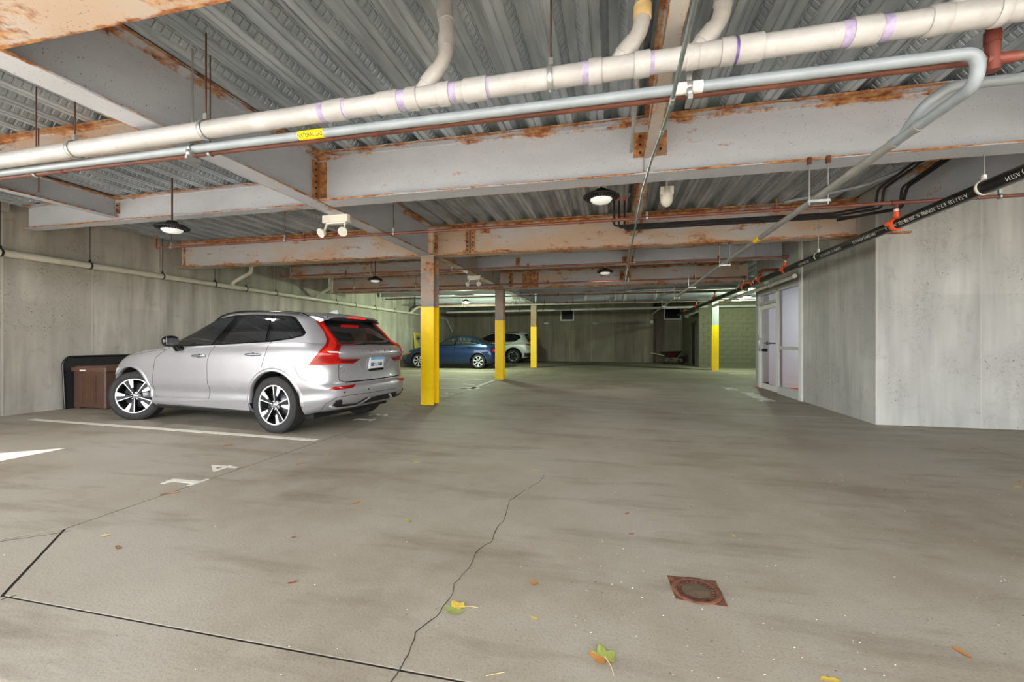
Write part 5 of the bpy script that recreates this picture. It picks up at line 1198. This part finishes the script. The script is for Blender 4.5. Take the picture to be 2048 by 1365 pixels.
        for x in np.linspace(.70, 2.45, 14):
            h, nn = sk.hit((x, s*.615, 4), (0, 0, -1)); rl_.append((x, s*.615, h.z+(.028 if .72 < x < 2.4 else .002)))
        MB().tube(rl_, .014, 8).build('roof_rail', 'gloss_black', t)
    h, nn = sk.hit((.83, 0, 4), (0, 0, -1)); an = MB(); zz = h.z-.004
    prof = [(.94, 0), (.88, .032), (.82, .058), (.75, .066), (.735, .0)]
    an.add([(x, .022*(1-z*9), zz+z) for x, z in prof]+[(x, -.022*(1-z*9), zz+z) for x, z in prof], [tuple(range(5)), tuple(reversed(range(5, 10)))]+[(i, 5+i, 5+(i+1) % 5, (i+1) % 5) for i in range(5)], True).build('antenna_fin', 'paint_white', t)
    # nose: lamps and grille, seen edge on
    patch(sk, 'fcorner', [(-.38, .80), (.08, .76), (.06, .66), (-.16, .69)], .006, 'lamp_clear', 'headlight', t, .01, .04, both=True)
    patch(sk, 'front', [(-.42, .44), (.42, .44), (.46, .74), (-.46, .74)], .006, 'gloss_black', 'grille', t, .03)
    wheel(t, AX[0], .815, ZW, .372, .235, .258, 'five', 0, .35); wheel(t, AX[1], .80, ZW, .372, .235, .258, 'five', R(27), 1.05)
    wheel(t, AX[0], -.815, ZW, .372, .235, .258, 'five', 0, .2); wheel(t, AX[1], -.80, ZW, .372, .235, .258, 'five', R(27), .5)
    return t

SUV = silver_suv()
# ---------------------------------------------------------------- other cars
def simple_car(name, label, loc, ang, lower, green, AX, ZW, wr, rr, style, pmat, dlo, glass, rear_glass, wind, tails, extras, steer=0):
    t = thing(name, label, 'car', loc, (0, 0, ang))
    lo = shell_mesh(lower, 22, [pmat, 'arch_liner'], 'body'); s0 = Skin([lo]); gr = shell_mesh(green, 16, [extras.get('roof', pmat)], 'roof'); sk = Skin([lo, gr])
    link(cut_arches(lo, AX, wr+extras.get('gap', .05), ZW, .52, [pmat, 'arch_liner']), 'body', t); link(gr, 'roof', t)
    for ax in AX: arch_lip(s0, t, ax, ZW, wr+extras.get('gap', .05)-.003, .05, extras.get('arch', pmat), 0, 180)
    MB().box((.4, -.72, .17), (lower['xf'][0][1]-.4, .72, .26)).build('underbody', 'arch_liner', t)
    patch(sk, 'left', dlo, .003, 'gloss_black', 'window_surround', t, .03, .06, both=True)
    for g in glass: patch(sk, 'left', g, .008, 'car_glass', 'side_glass', t, .02, .06, both=True)
    patch(sk, 'top', rear_glass, .006, 'car_glass', 'rear_glass', t, .03, .06); patch(sk, 'top', wind, .006, 'car_glass', 'windscreen', t, .03, .08)
    for kind, poly, m, nm in tails: patch(sk, kind, poly, .008, m, nm, t, .01, .03, both=True)
    for pts in extras['gaps']: seam(sk, 'left', pts, .008, 'gloss_black', 'door_gap', t, both=True)
    for s in (1, -1):
        for x, z in extras['handles']:
            h, nn = sk.hit((x, 3, z), (0, -1, 0)); MB().tube([(x-.1, s*(h.y+.004), z), (x-.08, s*(h.y+.03), z), (x+.08, s*(h.y+.03), z), (x+.1, s*(h.y+.004), z)], .012, 8).build('door_handle', extras.get('hm', pmat), t)
        x, z = extras['mirror']; h, nn = sk.hit((x, 3, z-.05), (0, -1, 0)); y = h.y
        MB().tube([(x, s*(y-.02), z), (x+.02, s*(y+.05), z+.02), (x+.03, s*(y+.10), z+.05), (x, s*(y+.20), z+.05), (x, s*(y+.22), z+.05)], [.02, .03, .07, .065, .03], 12).build('mirror', pmat, t)
    for x, y in ((AX[0], 1), (AX[1], 1), (AX[0], -1), (AX[1], -1)): wheel(t, x, y*extras['track'], ZW, wr, .205, rr, style, steer if x == AX[1] else 0, .3+x)
    return t, sk
sed_l = dict(xr=[(0, .12), (.15, .02), (.4, 0), (.7, .03), (.9, .05), (1, .10)], xf=[(0, 4.40), (.3, 4.49), (.6, 4.46), (1, 4.25)], w=[(0, .79), (.1, .84), (.3, .865), (.6, .872), (.85, .86), (1, .81)],
             zb=[(0, .30), (.5, .20), (4.0, .19), (4.49, .24)], zt=[(0, .93), (.25, 1.005), (.9, 1.02), (1.8, .985), (3.0, .945), (3.5, .90), (4.0, .80), (4.49, .66)], crown=[(0, .01), (.5, .04), (3.0, .05), (3.6, .06), (4.4, .03)], wm=[(0, .93), (.6, 1), (3.6, .99), (4.49, .9)], Lr=.55, Lf=.95, nr=3.2, nf=2.7)
sed_g = dict(xr=[(0, .22), (.5, .60), (1, 1.12)], xf=[(0, 3.75), (1, 2.25)], w=[(0, .80), (.2, .785), (.6, .71), (.9, .62), (1, .57)], zb=[(0, .95), (4, .86)], zt=[(.3, 1.22), (.7, 1.29), (1.1, 1.345), (1.7, 1.39), (2.2, 1.37), (2.7, 1.29), (3, 1.23)], crown=[(.4, .03), (1.2, .04), (1.8, .05), (2.6, .04)], wm=[(0, .9), (1.0, .98), (2, 1), (3.7, .92)], Lr=.45, Lf=.6, nr=3.2, nf=2.5)
SED, sks = simple_car('blue_sedan', 'dark blue sedan parked nose to the left wall between the first two yellow columns', (-4.81, 18.70, 0), R(183), sed_l, sed_g, (.86, 3.56), .31, .312, .215, 'seven', 'paint_blue',
    [(3.15, .965), (1.25, 1.02), (.84, 1.045), (.82, 1.08), (1.0, 1.20), (1.25, 1.305), (1.75, 1.36), (2.2, 1.33), (2.7, 1.17)],
    [[(3.02, .985), (1.98, 1.010), (1.90, 1.335), (2.18, 1.310), (2.66, 1.155)], [(1.87, 1.015), (1.18, 1.035), (1.22, 1.265), (1.32, 1.30), (1.78, 1.338)], [(1.11, 1.037), (.89, 1.058), (1.04, 1.185), (1.15, 1.245)]],
    [(.42, -.58), (.33, 0), (.42, .58), (1.10, .49), (1.10, -.49)], [(2.45, -.5), (2.45, .5), (3.45, .66), (3.62, 0), (3.45, -.66)],
    [('corner', [(-.12, .84), (.20, .86), (.22, .72), (-.08, .72)], 'lamp_red', 'tail_light'), ('fcorner', [(-.42, .70), (-.05, .66), (-.05, .58), (-.30, .62)], 'lamp_amber', 'headlight')],
    dict(gaps=[[(3.10, .93), (3.2, .60), (3.1, .28)], [(1.92, .99), (1.95, .6), (1.92, .28)], [(1.02, 1.02), (1.12, .75), (1.2, .6)]], handles=[(2.12, .88), (1.22, .92)], mirror=(2.92, .96), track=.745))
rog_l = dict(xr=[(0, .14), (.15, .02), (.4, 0), (.5, .05), (.8, .05), (.92, .03), (1, .12)], xf=[(0, 4.55), (.3, 4.64), (.7, 4.62), (1, 4.45)], w=[(0, .82), (.1, .88), (.3, .905), (.55, .92), (.8, .915), (1, .85)],
             zb=[(0, .42), (.4, .28), (4.2, .24), (4.65, .32)], zt=[(0, 1.08), (.3, 1.14), (1.0, 1.13), (2.0, 1.09), (3.0, 1.06), (3.6, 1.02), (4.2, .95), (4.65, .85)], crown=[(0, .0), (3.0, .05), (3.6, .06), (4.5, .03)], wm=[(0, .95), (.6, 1), (3.6, .99), (4.65, .93)], Lr=.5, Lf=.8, nr=3.4, nf=3)
rog_g = dict(xr=[(0, .12), (1, .42)], xf=[(0, 3.7), (1, 2.55)], w=[(0, .86), (.2, .845), (.6, .77), (.9, .68), (1, .63)], zb=[(0, 1.03), (4, .98)], zt=[(.4, 1.53), (1.0, 1.60), (1.8, 1.63), (2.4, 1.60), (3, 1.5)], crown=[(.4, .03), (1.2, .05), (2.4, .05)], wm=[(0, .93), (1, 1), (2.5, 1), (3.7, .94)], Lr=.42, Lf=.6, nr=3.6, nf=2.6)
ROG, skr = simple_car('white_suv', 'white SUV with black wheels parked by the far wall behind the third yellow column', (-4.18, 23.52, 0), R(180), rog_l, rog_g, (1.0, 3.705), .37, .372, .245, 'multi', 'paint_white',
    [(3.15, 1.07), (1.2, 1.13), (.92, 1.16), (.62, 1.36), (.72, 1.50), (1.0, 1.57), (1.8, 1.605), (2.3, 1.57), (2.8, 1.38)],
    [[(3.0, 1.09), (2.1, 1.12), (2.05, 1.58), (2.3, 1.55), (2.72, 1.38)], [(2.0, 1.125), (1.22, 1.15), (1.22, 1.56), (1.9, 1.585)], [(1.16, 1.155), (.95, 1.18), (.75, 1.34), (.82, 1.47), (1.14, 1.55)]],
    [(.22, -.6), (.22, .6), (.46, .5), (.46, -.5)], [(2.65, -.52), (2.65, .52), (3.45, .66), (3.62, 0), (3.45, -.66)],
    [('corner', [(-.30, 1.06), (.20, 1.03), (.20, .96), (-.10, .95)], 'lamp_red', 'tail_light'), ('corner', [(-.30, .55), (.3, .56), (.3, .36), (-.25, .36)], 'trim_black', 'bumper_trim')],
    dict(gaps=[[(3.10, 1.05), (3.25, .60), (3.2, .34)], [(2.07, 1.1), (2.1, .6), (2.05, .34)], [(1.15, 1.12), (1.25, .9)]], handles=[(2.28, .97), (1.35, 1.0)], mirror=(2.92, 1.08), track=.80, gap=.075, arch='trim_black', hm='chrome'))
for s in (1, -1):
    rp_ = []
    for x in np.linspace(.75, 2.4, 10): h, nn = skr.hit((x, s*.58, 4), (0, 0, -1)); rp_.append((x, s*.58, h.z+(.035 if .8 < x < 2.3 else .004)))
    MB().tube(rp_, .016, 8).build('roof_rail', 'trim_black', ROG)
sp = [(.62, z) for z in (1.6, 1.56)]
MB().add([(.75, -.55, 1.635), (.75, .55, 1.635), (.32, .50, 1.60), (.32, -.50, 1.60), (.75, -.55, 1.58), (.75, .55, 1.58), (.32, .50, 1.575), (.32, -.50, 1.575)], [(0, 1, 2, 3), (7, 6, 5, 4), (3, 2, 6, 7), (0, 3, 7, 4), (1, 5, 6, 2), (0, 4, 5, 1)]).build('spoiler', 'gloss_black', ROG)
